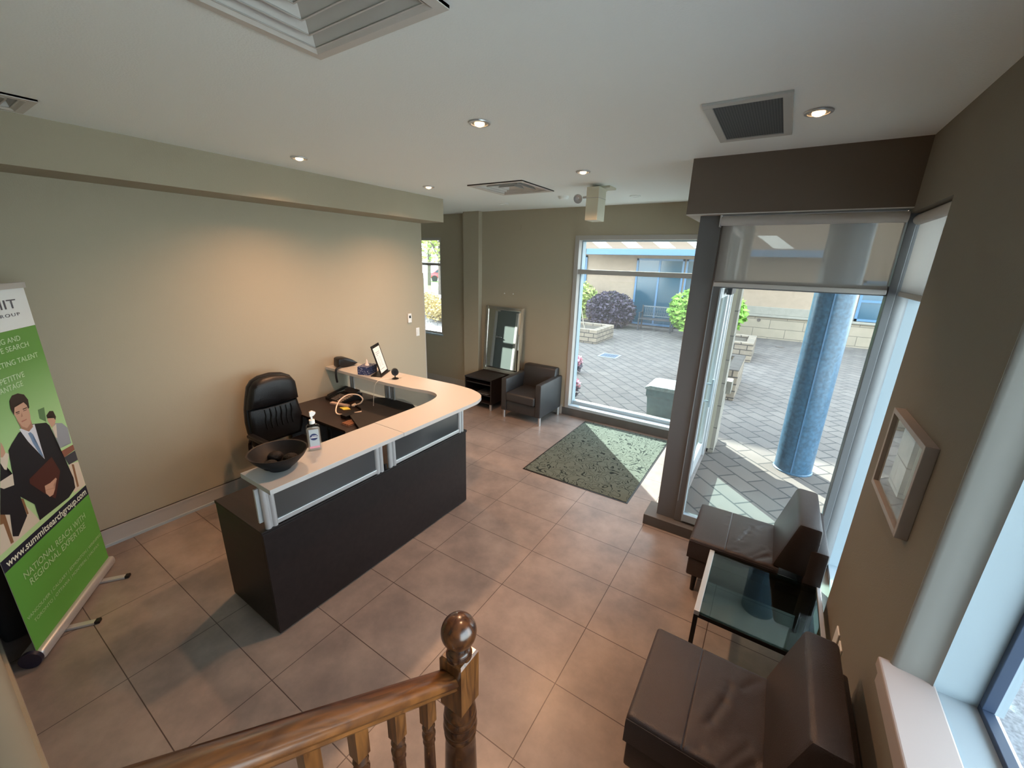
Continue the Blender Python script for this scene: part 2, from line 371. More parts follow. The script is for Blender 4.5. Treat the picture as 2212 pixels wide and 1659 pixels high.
# pillar, curbs, baseboards
b = bmn(); box(b, 1.42, 1.575, .112, .27, 0, 2.662, .004); struct('trim_4', b, M_gfr)
b = bmn(); box(b, 1.325, WX, .032, .30, 0, .098, .003); box(b, -.56, 1.42, 2.148, 2.43, 0, .118, .003); struct('trim_5', b, M_curb)
b = bmn(); box(b, LX, LX+.014, -3.44, .86, 0, .15); box(b, LX, LX+.018, -3.44, .86, .13, .15); struct('baseboard_left', b, M_trimg)
b = bmn(); box(b, LX+.014, LX+.03, -3.44, .86, 0, .022); struct('trim_6', b, M_lfr)
b = bmn(); box(b, -2.47, -2.157, 2.05, 2.065, 0, .15); box(b, -2.157, -.56, 2.146, BY, 0, .15); box(b, -4.2, -2.47, 2.236, 2.25, 0, .15); struct('baseboard_back', b, M_trimg)
b = bmn(); box(b, LX, 1.30, -3.455, -3.441, 0, .11); struct('baseboard_near', b, M_wall)
b = bmn(); box(b, WX-.014, WX, -3.4, -.685, 0, .11); struct('baseboard_right', b, M_trimg)

def window_y(name, x0, x1, z0, z1, yf, depth, fw, mat, tz=None, th=.055, bottom=None, side=None, gmat=M_glass, rside=None):
    """window in a plane of constant y: frame, mid rail and panes as one structure thing"""
    t = sthing(name, ((x0+x1)/2, yf, z0))
    side = side or fw; rs = rside or side
    f = bmn(); bt = bottom or fw
    box(f, x0, x0+side, yf, yf+depth, z0, z1, .003); box(f, x1-rs, x1, yf, yf+depth, z0, z1, .003)
    box(f, x0+side, x1-rs, yf, yf+depth, z1-fw, z1, .003); box(f, x0+side, x1-rs, yf, yf+depth, z0, z0+bt, .003)
    obj('window_frame', f, mat, t)
    if tz: f = bmn(); box(f, x0+side, x1-rs, yf+.02, yf+depth-.01, tz-th/2, tz+th/2, .003); obj('window_mullion', f, mat, t)
    zs = [z0+bt, z1-fw] if not tz else [z0+bt, tz-th/2, tz+th/2, z1-fw]
    for i in range(0, len(zs), 2):
        g = bmn(); box(g, x0+side, x1-rs, yf+depth*.6, yf+depth*.6+.006, zs[i], zs[i+1]); obj('window_pane', g, gmat, t)
    return t
# tall back window: painted casing, pale inner frame
t = sthing('window_1', (.4, BY, .12))
f = bmn()
box(f, -.52, -.455, BY-.012, BY+.10, .12, 2.665, .004); box(f, 1.27, 1.335, BY-.012, BY+.10, .12, 2.665, .004); box(f, -.455, 1.27, BY-.012, BY+.10, 2.605, 2.665, .004)
box(f, -.455, 1.27, BY+.0, BY+.09, 2.150, 2.212, .003)
obj('window_frame', f, M_trimg, t)
f = bmn(); box(f, -.455, 1.27, BY-.012, BY+.17, .12, .165, .004); box(f, -.455, -.44, BY+.09, BY+.20, .165, 2.605); box(f, -.44, 1.27, BY+.11, BY+.19, .165, .215, .004)
obj('window_sill', f, M_lfr, t)
f = bmn(); box(f, -.44, 1.27, BY+.09, BY+.19, 2.590, 2.605); box(f, -.44, 1.27, BY+.09, BY+.17, 2.155, 2.207); obj('window_mullion', f, M_lfr, t)
for z0, z1 in ((.215, 2.155), (2.207, 2.59)):
    g = bmn(); box(g, -.44, 1.27, BY+.14, BY+.146, z0, z1); obj('window_pane', g, M_glass, t)
b = bmn(); cyl(b, (1.262, BY-.01, 1.995), (1.262, BY-.05, 1.995), .012); obj('window_latch', b, M_black, t)
# corner window, grey aluminium
t = window_y('window_2', 1.575, 2.63, .10, 2.64, .10, .10, .045, M_gfr, tz=2.18, th=.06, bottom=.02, side=.07, rside=.042)
f = bmn(); box(f, 1.645, 2.588, .09, .13, .12, .19, .003); box(f, 1.636, 1.646, .088, .13, .12, 2.15); obj('window_sill', f, M_lfr, t)
f = bmn(); box(f, 1.583, 1.587, .096, .0995, .3, 2.2); obj('pull_cord', f, M_lfr, t)
# right window 2 extends: re-open the glazing to the corner
# small side window in the right wall next to the corner
t = sthing('window_3', (2.8, -.27, .10))
f = bmn(); box(f, 2.70, 2.86, .147, .20, .10, 2.64, .003); box(f, 2.70, 2.86, -.70, -.66, .10, 2.64, .003); box(f, 2.70, 2.86, -.66, .147, .10, .135, .003); box(f, 2.70, 2.86, -.66, .147, 2.60, 2.64, .003)
box(f, 2.72, 2.82, -.66, .147, 2.15, 2.21)
obj('window_frame', f, M_lfr, t)
g = bmn(); box(g, 2.80, 2.806, -.66, .147, .135, 2.60); obj('window_pane', g, M_glass, t)
b = bmn(); cyl(b, (2.650, .162, .10), (2.650, .162, 2.64), .056, n=40); box(b, 2.63, 2.86, .205, .27, 0, 3.0); struct('trim_7', b, pbr('corner_post_grey', (.16, .165, .17), .5), smooth=True)
# big side window over the near chair
t = sthing('window_4', (2.8, -2.8, .95))
f = bmn(); box(f, 2.69, 2.86, -1.735, -1.715, .95, 2.65); obj('window_jamb', f, M_lfr, t)
f = bmn(); box(f, 2.688, 2.80, -3.9, -1.735, .935, .952); obj('window_sill', f, M_lfr, t)
f = bmn(); box(f, 2.80, 2.83, -3.9, -1.735, .95, .972, .002); box(f, 2.80, 2.83, -1.757, -1.735, .972, 2.65, .002); box(f, 2.80, 2.86, -3.9, -3.86, .972, 2.65, .004); box(f, 2.80, 2.86, -3.86, -1.757, 2.62, 2.65, .004)
obj('window_frame', f, pbr('navy_gasket_frame', (.035, .055, .10), .4), t)
g = bmn(); box(g, 2.832, 2.838, -3.86, -1.737, .952, 2.62); obj('window_pane', g, M_glass, t)
b = bmn(); box(b, 2.555, 2.70, -3.9, -1.695, .925, .968, .006); box(b, 2.567, 2.587, -3.9, -1.70, .86, .925, .004); struct('trim_8', b, pbr('sill_paint', (.42, .37, .355), .5))
# rounded plaster return of the big window
b = bmn(); prism(b, [(WX+.0002, -1.7095), (2.592, -1.7165), (2.605, -1.721), (2.64, -1.724), (2.668, -1.728), (2.682, -1.733), (2.69, -1.742), (2.69, -1.70), (WX+.0002, -1.70)], .968, 2.65); struct('trim_9', b, pbr('return_paint', (.22, .215, .20), .7), smooth=True)
# alcove window
window_y('window_5', AX0, AX1, AZ0, AZ1, 2.27, .09, .045, M_trimg, tz=2.21, th=.05)
b = bmn(); box(b, AX0-.01, AX1+.01, 2.235, 2.29, AZ0-.025, AZ0+.006, .004); struct('trim_10', b, M_lfr)
# stair window
# entrance: glazed door and sidelight in the wall right of the mat
t = sthing('door_1', (1.52, .9, 0))
f = bmn()
for y0, y1 in ((.27, .33), (1.90, 1.97), (2.10, 2.16)): box(f, 1.48, 1.56, y0, y1, 0, 2.662, .003)
box(f, 1.48, 1.56, .33, 2.10, 2.60, 2.662); box(f, 1.48, 1.56, .33, 2.10, 2.10, 2.16, .003)
obj('door_frame', f, M_alup, t)
f = bmn()
box(f, 1.495, 1.54, .34, .43, .01, 2.09, .003); box(f, 1.495, 1.54, 1.80, 1.89, .01, 2.09, .003); box(f, 1.495, 1.54, .43, 1.80, .01, .20, .003); box(f, 1.495, 1.54, .43, 1.80, 2.0, 2.09, .003)
obj('door_leaf', f, M_alup, t)
g = bmn(); box(g, 1.515, 1.521, .43, 1.80, .20, 2.0); obj('door_pane', g, M_glass, t)
g = bmn(); box(g, 1.515, 1.521, .33, 1.90, 2.16, 2.60); box(g, 1.515, 1.521, 1.97, 2.10, .05, 2.10); obj('window_pane', g, M_glass, t)
b = bmn()
for x in (1.575, 1.46): box(b, x-.012, x+.012, 1.40, 1.43, .80, 1.12, .004)
box(b, 1.46, 1.575, 1.408, 1.42, .85, .87); box(b, 1.46, 1.575, 1.408, 1.42, 1.05, 1.07)
obj('door_handle', b, M_lfr, t)
b = bmn(); box(b, 1.56, 1.61, 1.35, 1.75, 2.03, 2.10, .006); obj('door_closer', b, M_black, t)
# outside stone return of the back wall beside the door
b = bmn(); box(b, 1.58, 1.645, 2.17, 2.62, -.05, .80); box(b, -5.0, 1.60, 2.43, 2.62, -.05, .12); box(b, -4.9, -.52, 2.431, 2.62, -.05, 3.38) if False else None
struct('wall_outside', b, M_stonev)
b = bmn(); box(b, 1.44, 1.60, 2.162, 2.43, -.05, 3.38) if False else box(b, 1.601, 1.64, 2.17, 2.43, .80, 3.05); box(b, 1.3, 1.60, 2.431, 2.44, .12, 3.05); struct('wall_outside_return', b, M_stonev)
b = bmn(); prism(b, [(2.44+.0, .70), (2.60, .70), (2.68, .72), (2.71, .77), (2.70, .83), (2.64, .87), (2.44, .87)], 1.50, 1.70, axis='X'); struct('trim_11', b, M_cap)
# overhang on the round column; unseen eave and extra depth added to cut skylight
b = bmn(); prism(b, [(1.62, .27), (2.86, .27), (2.86, -9), (4.3, -9), (4.3, 3.3), (1.62, 3.3)], 3.05, 3.38); struct('canopy_and_added_eave', b, M_soff)

# staircase the photograph is taken from
t = thing('staircase', 'oak staircase rising toward the viewer beneath the photograph\'s lower edge', 'staircase', (1.95, -4, 0))
for i in range(6):
    y1 = -2.74-.235*i; z = .178*(i+1); ye = -7.0 if i == 5 else y1-.235
    ye = max(ye, -6.93); b = bmn(); box(b, 1.42, 2.565, ye, y1, 0 if i == 0 else z-.178, z-.03); obj('riser', b, M_trimg, t)
    b = bmn(); box(b, 1.315, 2.57, ye, y1+.025, z-.03, z, .006); obj('tread', b, M_orange, t)

# =================================================================== CEILING FIXTURES
WARM = (1.0, .53, .28)
M_bulb = pbr('lamp_glow', (1, .8, .5), .4, emit=((1, .58, .25), 8))
def downlight(x, y, label, lit=True, power=80, cone=138, group=None):
    t = thing('ceiling_downlight', label, 'ceiling light', (x, y, CZ))
    b = bmn(); lathe(b, [(.062, -.002), (.060, -.008), (.047, -.010), (.044, -.004), (.044, -.001)], (x, y, CZ), n=28, caps=False); obj('trim_ring', b, M_alup if lit else M_ceil, t, smooth=True)
    b = bmn(); cyl(b, (x, y, CZ-.0065), (x, y, CZ-.001), .0445, n=24); obj('recess_disc', b, M_alu if lit else M_ceil, t)
    if lit:
        b = bmn(); lathe(b, [(.001, -.022), (.014, -.020), (.026, -.014), (.028, -.007)], (x, y, CZ), n=20, caps=False); obj('bulb', b, M_bulb, t, smooth=True)
        l = bpy.data.lights.new('downlight_beam', 'SPOT'); l.energy = power; l.color = WARM; l.spot_size = math.radians(cone); l.spot_blend = 1.0; l.shadow_soft_size = .05
        o = bpy.data.objects.new('downlight_beam', l); COL.objects.link(o); o.location = (x, y, CZ-.03); attach(o, t)
    return t
downlight(-1.325, -1.318, 'small round downlight glowing above the left wall\'s soffit, nearest the camera')
downlight(-1.305, .088, 'small round downlight glowing near the far end of the left soffit')
downlight(.454, -1.33, 'small round downlight glowing in the middle of the ceiling, nearest the big diffuser')
downlight(.459, .085, 'small round downlight glowing beyond the exit sign\'s near side')
downlight(2.022, -.686, 'round tilted downlight glowing beside the dark square speaker grille', power=14, cone=80)
downlight(-1.307, 1.509, 'unlit round downlight near the pilaster by the back wall', lit=False)
downlight(.465, 1.514, 'unlit round downlight near the back window, right of the exit sign', lit=False)
downlight(1.62, -2.25, 'round downlight before the near armless chair, above the top edge of the photograph', power=28, cone=80)

def diffuser(x0, x1, y0, y1, label, mat, dark, n=4, cover=.9):
    t = thing('ceiling_diffuser', label, 'air vent', ((x0+x1)/2, (y0+y1)/2, CZ)); cx, cy = (x0+x1)/2, (y0+y1)/2; h = (x1-x0)/2
    def ring(bm, r0, r1, z0, z1, th=.003):
        # sloping square louvre from half size r0 at z0 to r1 at z1
        c = [(-1, -1), (1, -1), (1, 1), (-1, 1)]
        for i in range(4):
            a, b_ = c[i], c[(i+1) % 4]
            quad(bm, [(cx+a[0]*r0, cy+a[1]*r0, z0), (cx+b_[0]*r0, cy+b_[1]*r0, z0), (cx+b_[0]*r1, cy+b_[1]*r1, z1), (cx+a[0]*r1, cy+a[1]*r1, z1)])
            quad(bm, [(cx+a[0]*r0, cy+a[1]*r0, z0+th), (cx+b_[0]*r0, cy+b_[1]*r0, z0+th), (cx+b_[0]*r1, cy+b_[1]*r1, z1+th), (cx+a[0]*r1, cy+a[1]*r1, z1+th)])
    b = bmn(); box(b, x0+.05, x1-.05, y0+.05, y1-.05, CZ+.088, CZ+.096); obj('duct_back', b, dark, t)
    b = bmn(); ring(b, h, h-.035, CZ-.012, CZ-.014); ring(b, h, h, CZ-.012, CZ); ring(b, h-.035, h-.05, CZ-.014, CZ-.004); obj('outer_frame', b, mat, t)
    w_ = (h-.06)/n
    for k in range(n):
        r = h-.050-k*w_
        b = bmn(); ring(b, r, max(.012, r-w_*cover), CZ-.006, CZ+.050); ring(b, r, r-.006, CZ-.006, CZ-.006); obj('louvre', b, mat, t)
    return t
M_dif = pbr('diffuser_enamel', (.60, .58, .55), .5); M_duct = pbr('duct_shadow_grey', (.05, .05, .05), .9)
diffuser(-.862, -.205, .18, .85, 'square white louvred air diffuser in the ceiling above the desk\'s far end', M_dif, M_duct, 3, .5)
diffuser(.385, 1.035, -2.89, -2.24, 'large square louvred air diffuser cut by the top edge of the photograph', M_dif, M_duct)
diffuser(-1.72, -1.36, -3.05, -2.69, 'small louvred vent at the far left edge of the ceiling above the banner', M_dif, M_duct, 3, .6)
t = thing('speaker_grille', 'square dark mesh grille in a grey frame on the ceiling', 'vent', (1.735, -.70, CZ))
b = bmn(); x0, x1, y0, y1 = 1.552, 1.918, -1.045, -.36
for a in ((x0, x1, y0, y0+.045), (x0, x1, y1-.045, y1), (x0, x0+.04, y0+.045, y1-.045), (x1-.04, x1, y0+.045, y1-.045)): box(b, *a, CZ-.012, CZ, .002)
obj('grille_frame', b, pbr('grille_frame_grey', (.52, .53, .51), .6), t)
M_mesh = brick('mesh_weave', (.135, .15, .155), (.125, .14, .145), (.07, .08, .085), .012, .012, .003, off=0, rough=.7, bump=.3)
b = bmn(); box(b, x0+.04, x1-.04, y0+.045, y1-.045, CZ-.006, CZ); obj('grille_mesh', b, M_mesh, t)
t = thing('smoke_detector', 'small round white smoke detector on the ceiling left of the exit sign', 'smoke detector', (-.286, 1.24, CZ))
b = bmn(); lathe(b, [(.06, 0), (.06, -.012), (.05, -.03), (.03, -.035)], (-.286, 1.24, CZ)); obj('detector_body', b, M_ceil, t, smooth=True)
t = thing('exit_sign', 'beige boxed exit sign hanging from the ceiling, seen edge-on', 'exit sign', (.33, .73, CZ))
b = bmn(); box(b, .235, .44, .78, .96, CZ-.02, CZ, .003); box(b, .26, .37, .70, .90, CZ-.035, CZ-.02); obj('mounting_plate', b, pbr('aged_plastic', (.60, .59, .47), .55), t)
b = bmn(); prism(b, [(.273, .61), (.40, .727), (.40, .80), (.273, .80)], 2.705, 3.0) if False else box(b, .273, .40, .61, .80, 2.705, CZ-.03, .004)
obj('sign_box', b, MATS['aged_plastic'], t)
b = bmn(); box(b, .272, .401, .609, .801, 2.905, 2.909); obj('seam', b, M_trimg, t)
b = bmn(); cyl(b, (.273, .66, 2.93), (.22, .64, 2.92), .012); lathe(b, [(.012, .05), (.032, .04), (.042, 0), (.040, -.005)], (0, 0, 0)); 
bmesh.ops.rotate; 
obj('lamp_arm', b, M_alup, t) if False else b.free()
b = bmn(); cyl(b, (.273, .68, 2.925), (.215, .66, 2.92), .010); obj('lamp_arm', b, M_alup, t)
b = bmn(); lathe(b, [(.010, .045), (.034, .034), (.045, 0), (.041, -.004), (.030, .015), (.008, .022)], (0, 0, 0), caps=False)
xf(b, Matrix.Translation((.165, .655, 2.91)) @ Vector((-.1, .8, .35)).to_track_quat('Z', 'Y').to_matrix().to_4x4()); obj('lamp_head', b, M_alup, t, smooth=True)

# =================================================================== BLINDS
M_blind = sheer('roller_blind_mesh', (.38, .35, .33), .36)
M_roll = pbr('blind_roll_fabric', (.48, .46, .44), .8)
t = thing('roller_blind', 'grey mesh roller blind half lowered over the corner window facing the camera', 'blind', (2.08, .06, 2.16))
b = bmn(); box(b, 1.59, 2.575, .072, .0735, 2.185, 2.60); obj('blind_fabric', b, M_blind, t)
b = bmn(); cyl(b, (1.575, .062, 2.615), (2.578, .062, 2.615), .032, n=24); obj('blind_roll', b, M_roll, t, smooth=True)
b = bmn(); box(b, 1.588, 2.577, .066, .080, 2.160, 2.190, .004); obj('bottom_bar', b, M_roll, t)
b = bmn(); box(b, 1.566, 1.574, .035, .10, 2.575, 2.655); obj('bracket', b, M_alup, t)
t = thing('roller_blind', 'narrow grey roller blind on the right wall, beside the corner post', 'blind', (2.64, -.27, 2.16))
b = bmn(); box(b, 2.642, 2.6435, -.68, .085, 2.185, 2.60); obj('blind_fabric', b, M_blind, t)
b = bmn(); cyl(b, (2.635, -.68, 2.60), (2.635, .085, 2.60), .030, n=24); obj('blind_roll', b, M_roll, t, smooth=True)
b = bmn(); box(b, 2.636, 2.650, -.68, .085, 2.155, 2.185, .004); obj('bottom_bar', b, M_roll, t)

# =================================================================== WALL THINGS
t = thing('thermostat', 'small white thermostat on the left wall, higher of the two fittings', 'thermostat', (LX, .567, 1.45))
b = bmn(); box(b, LX, LX+.02, .536, .60, 1.452, 1.578, .006); obj('thermostat_body', b, pbr('white_plastic', (.72, .73, .72), .4), t)
b = bmn(); box(b, LX+.02, LX+.022, .553, .583, 1.515, 1.55); obj('display', b, M_black, t)
t = thing('light_switch', 'white rocker light switch low on the left wall\'s far end', 'light switch', (LX, .717, 1.25))
b = bmn(); box(b, LX, LX+.007, .686, .748, 1.248, 1.365, .003); obj('switch_plate', b, MATS['white_plastic'], t)
b = bmn(); box(b, LX+.007, LX+.012, .702, .732, 1.275, 1.34, .002); obj('rocker', b, MATS['white_plastic'], t)
b = bmn(); box(b, -1.55, -1.42, BY-.008, BY, 2.75, 2.83, .003); tag(obj('blank_cover_plate', b, M_wall), 'taupe-painted blank cover plate high on the back wall', 'cover plate')
for i, (x, z) in enumerate(((-1.70, 1.80), (-1.533, 1.802))):
    b = bmn(); cyl(b, (x, BY, z), (x, BY-.012, z), .008, n=12)
    tag(obj('wall_screw', b, MATS['white_plastic']), ('left' if i == 0 else 'right')+'-hand of two small pale wall plugs above the leaning mirror', 'wall plug')
t = thing('wall_socket', 'white power socket low on the right wall behind the glass table', 'socket', (WX, -1.12, .5))
for y in (-1.075, -1.18):
    b = bmn(); box(b, WX-.008, WX, y-.035, y+.035, .42, .53, .003); obj('socket_plate', b, MATS['white_plastic'], t)
# framed picture
t = thing('framed_picture', 'glazed picture in a deep pale wooden frame on the right wall', 'picture', (2.57, -1.235, 1.34))
M_pfr = pbr('pale_wood_frame', (.36, .32, .29), .5, var=.08, scale=6)
y0, y1, z0, z1, x0, x1 = -1.487, -.982, 1.338, 1.716, 2.548, WX; fw = .022
b = bmn()
for a in ((y0, y0+fw, z0, z1), (y1-fw, y1, z0, z1), (y0+fw, y1-fw, z0, z0+fw), (y0+fw, y1-fw, z1-fw, z1)): box(b, x0, x1, *a, .0015)
obj('frame', b, M_pfr, t)
b = bmn(); box(b, x0+.018, x0+.022, y0+fw, y1-fw, z0+fw, z1-fw); obj('print', b, pbr('picture_print', (.30, .34, .34), .5, col2=(.50, .52, .50), scale=5), t)
b = bmn(); quad(b, [(x0+.012, y0+fw, z0+fw), (x0+.012, y1-fw, z0+fw), (x0+.012, y1-fw, z1-fw), (x0+.012, y0+fw, z1-fw)]); obj('picture_glass', b, glass('picture_glass', (.95, .97, .97), 2.2), t)
# leaning mirror
t = thing('leaning_mirror', 'silver-framed rectangular mirror leaning on the back wall atop the black side table', 'mirror', (-1.7, 2.06, .51))
b = bmn(); W_, H_ = .75, 1.085
fr = .055
for a in ((-W_/2, -W_/2+fr, 0, H_), (W_/2-fr, W_/2, 0, H_), (-W_/2+fr, W_/2-fr, 0, fr), (-W_/2+fr, W_/2-fr, H_-fr, H_)): box(b, a[0], a[1], -.02, .012, a[2], a[3], .008)
lean = math.atan2(.085, 1.08)
MM = Matrix.Translation((-1.665, 2.045, .508)) @ Matrix.Rotation(math.radians(-2), 4, 'Z') @ Matrix.Rotation(-lean, 4, 'X')
xf(b, MM); M_silver = pbr('silver_frame', (.62, .60, .55), .18, metal=.9); obj('frame', b, M_silver, t)
b = bmn(); q = .05
pts = [(-W_/2+q, q), (W_/2-q, q), (W_/2-q, H_-q), (-W_/2+q, H_-q)]; ins = [(-W_/2+q+.03, q+.03), (W_/2-q-.03, q+.03), (W_/2-q-.03, H_-q-.03), (-W_/2+q+.03, H_-q-.03)]
for i in range(4):
    a, c, d, e = pts[i], pts[(i+1) % 4], ins[(i+1) % 4], ins[i]
    quad(b, [(a[0], -.004, a[1]), (c[0], -.004, c[1]), (d[0], -.009, d[1]), (e[0], -.009, e[1])])
quad(b, [(p[0], -.009, p[1]) for p in ins]); xf(b, MM)
obj('mirror_glass', b, pbr('mirror_silvering', (.78, .80, .78), .015, metal=1), t)
# grey door on the hidden side of the left wall's end, seen in the leaning mirror
t = sthing('door_2', (-2.5, .87, 0))
M_door = pbr('door_grey_green', (.10, .115, .11), .5)
b = bmn(); box(b, -2.76, -2.30, .862, .895, .01, 2.05, .003); obj('door_leaf', b, M_door, t)
b = bmn(); box(b, -2.82, -2.765, .862, .91, 0, 2.11, .003); box(b, -2.295, -2.24, .862, .91, 0, 2.11, .003); box(b, -2.765, -2.295, .862, .91, 2.055, 2.11, .003); obj('door_frame', b, M_trimg, t)
b = bmn(); cyl(b, (-2.69, .895, 1.02), (-2.69, .945, 1.02), .025, n=20); cyl(b, (-2.69, .94, 1.02), (-2.57, .945, 1.02), .009, n=12); obj('door_handle', b, M_chrome, t)
# =================================================================== FURNITURE
def leg_cyl(name, x, y, z1, r, mat, t, r2=None):
    b = bmn(); cyl(b, (x, y, 0), (x, y, z1), r if r2 is None else r2, r, n=20); return obj(name, b, mat, t, smooth=True)
# ---- leather armchair
t = thing('leather_armchair', 'charcoal leather club armchair between the side table and the tall window', 'armchair', (-.91, 1.8, 0))
for x0, x1 in ((-1.255, -1.165), (-.665, -.575)):
    b = bmn(); prism(b, [(1.455, .125), (2.13, .125), (2.13, .635), (1.455, .625)], x0, x1, 'X', bev=.014); obj('arm', b, M_gleath, t, smooth=True)
b = bmn(); box(b, -1.163, -.667, 1.47, 2.10, .125, .285, .01); obj('seat_base', b, M_gleath, t, smooth=True)
b = bmn(); box(b, -1.160, -.670, 1.432, 1.96, .288, .425, .028, 4); obj('seat_cushion', b, M_gleath, t, smooth=True)
b = bmn(); prism(b, [(1.93, .40), (2.12, .40), (2.14, .75), (2.03, .755), (2.0, .74)], -1.195, -.632, 'X', bev=.02); obj('backrest', b, M_gleath, t, smooth=True)
for x in (-1.22, -.60):
    for y in (1.495, 2.09): leg_cyl('leg', x, y, .13, .021, M_alu, t)
# ---- black side table
t = thing('side_table', 'black open-fronted side table with chrome legs under the leaning mirror', 'side table', (-1.78, 1.84, 0))
b = bmn(); box(b, -2.05, -1.515, 1.56, 2.12, .485, .507, .002); obj('table_top', b, M_esp, t)
for x0, x1 in ((-2.048, -2.028), (-1.537, -1.517)):
    b = bmn(); box(b, x0, x1, 1.565, 2.115, .10, .485); obj('side_panel', b, M_esp, t)
b = bmn(); box(b, -2.028, -1.537, 2.10, 2.115, .10, .485); obj('back_panel', b, M_blackm, t)
b = bmn(); box(b, -2.028, -1.537, 1.565, 2.10, .10, .12); obj('bottom_panel', b, M_esp, t)
for z in (.405, .225):
    b = bmn(); box(b, -2.028, -1.537, 1.58, 2.10, z, z+.014); obj('shelf', b, M_esp, t)
for x in (-2.02, -1.545):
    for y in (1.59, 2.09): leg_cyl('leg', x, y, .10, .02, M_alu, t)
for i, (dz, c, dx, lab) in enumerate(((.0, (.16, .16, .17), .0, 'grey magazine lying under a darker one in the black side table'), (.008, (.05, .055, .06), .03, 'dark magazine lying on top of a grey one in the black side table'))):
    b = bmn(); box(b, -1.86+dx, -1.62+dx, 1.60, 1.90, .2395+dz, .247+dz, .001); tag(obj('magazine', b, pbr('magazine_%d' % i, c, .3, var=.6, scale=30)), lab, 'magazine', 'magazines inside the side table')

# ---- two armless chairs
def armless_chair(label, yc):
    y0, y1 = yc-.27, yc+.27
    t = thing('armless_chair', label, 'chair', (2.15, yc, 0), 'armless leather chairs beside the glass table')
    b = bmn(); box(b, 1.803, 2.54, y0+.006, y1-.006, .145, .292, .012); obj('seat_base', b, M_leath, t, smooth=True)
    # seat cushion with a seam and creases worked into its top
    b = bmn(); N = 64; x0, x1, z0, z1 = 1.79, 2.33, .297, .452; r = .022
    creases = [((2.15, yc+.12), (2.135, yc+.02), .011, .0030), ((2.135, yc+.02), (2.10, yc-.09), .013, .0042), ((2.10, yc-.09), (2.075, yc-.13), .010, .0022), ((2.00, yc+.16), (1.99, yc+.05), .008, .0018), ((2.27, yc-.17), (2.20, yc-.25), .016, .007), ((2.24, yc-.12), (2.16, yc-.25), .012, .0035), ((2.26, yc+.22), (2.20, yc+.14), .012, .003), ((2.08, yc-.23), (2.04, yc-.26), .01, .003)]
    def top(x, y):
        z = z1
        for d in (x-x0, y-y0, y1-y):
            if d < r: z -= r-math.sqrt(max(0, r*r-(r-d)**2))
        z += .010*math.sin(math.pi*(y-y0)/(y1-y0))*math.sin(math.pi*min(1, (x-x0)/.5))
        z -= .004*math.exp(-((x-2.017)/.003)**2)
        p = Vector((x, y))
        for a, c, w_, h_ in creases:
            a = Vector(a); c = Vector(c); s = max(0, min(1, (p-a).dot(c-a)/(c-a).length_squared)); dd = (p-(a+(c-a)*s)).length
            z -= h_*math.exp(-(dd/w_)**2) - h_*.35*math.exp(-((dd-w_*3.0)/(w_*1.6))**2)
        return z
    xs = sorted(set([x0, x0+.002, x0+.006, x0+.012]+[x0+(x1-x0)*i/N for i in range(N+1)]+[2.017+k*.002 for k in range(-3, 4)]))
    ys = sorted(set([y0, y0+.002, y0+.006, y0+.012, y1, y1-.002, y1-.006, y1-.012]+[y0+(y1-y0)*i/N for i in range(N+1)]))
    g = [[b.verts.new((x, y, top(x, y))) for y in ys] for x in xs]
    for i in range(len(xs)-1):
        for j in range(len(ys)-1): b.faces.new((g[i][j], g[i+1][j], g[i+1][j+1], g[i][j+1]))
    rim = [g[i][0] for i in range(len(xs))]+[g[-1][j] for j in range(1, len(ys))]+[g[i][-1] for i in range(len(xs)-2, -1, -1)]+[g[0][j] for j in range(len(ys)-2, 0, -1)]
    lo = [b.verts.new((v.co.x, v.co.y, z0)) for v in rim]
    for i in range(len(rim)): k = (i+1) % len(rim); b.faces.new((rim[k], rim[i], lo[i], lo[k]))
    b.faces.new(lo[::-1]); bmesh.ops.recalc_face_normals(b, faces=b.faces)
    obj('seat_cushion', b, M_leath, t, smooth=True)
    b = bmn(); tube(b, [(1.792, y0-.001, .452-.02), (2.30, y0-.001, .452-.02)], .002, 6); obj('piping', b, M_leath, t)
    b = bmn(); prism(b, [(2.285, .455), (2.50, .44), (2.50, .70), (2.497, .80), (2.375, .805)], y0+.004, y1-.004, 'Y', bev=.02); obj('back_cushion', b, M_leath, t, smooth=True)
    b = bmn(); box(b, 2.46, 2.556, y0, y1, .15, .655, .014); obj('back_frame', b, M_leath, t, smooth=True)
    for x in (1.86, 2.50):
        for y in (y0+.05, y1-.05): leg_cyl('leg', x, y, .147, .02, M_black, t, .015)
    return t
armless_chair('brown leather armless chair under the corner window, beyond the glass table', -.345)
armless_chair('brown leather armless chair nearest the camera, this side of the glass table', -1.765)
# ---- glass side table
t = thing('glass_table', 'square glass-topped side table with black legs between the two brown chairs', 'side table', (2.24, -.905, 0))
X0, X1, Y0, Y1 = 1.93, 2.555, -1.238, -.622
b = bmn(); box(b, X0+.03, X1-.022, Y0, Y1, .408, .420, .002); obj('glass_top', b, M_tglass, t)
for a, c in ((X0, X0+.030), (X1-.022, X1)):
    b = bmn(); box(b, a, c, Y0, Y1, .392, .424, .003); obj('edge_bar', b, M_alup, t)
for y in (Y0+.002, Y1-.024):
    b = bmn(); box(b, X0+.025, X1-.02, y, y+.022, .378, .404, .002); obj('rail', b, M_black, t)
for x in (X0+.002, X1-.026):
    for y in (Y0+.002, Y1-.026):
        b = bmn(); box(b, x, x+.024, y, y+.024, 0, .392, .002); obj('leg', b, M_black, t)

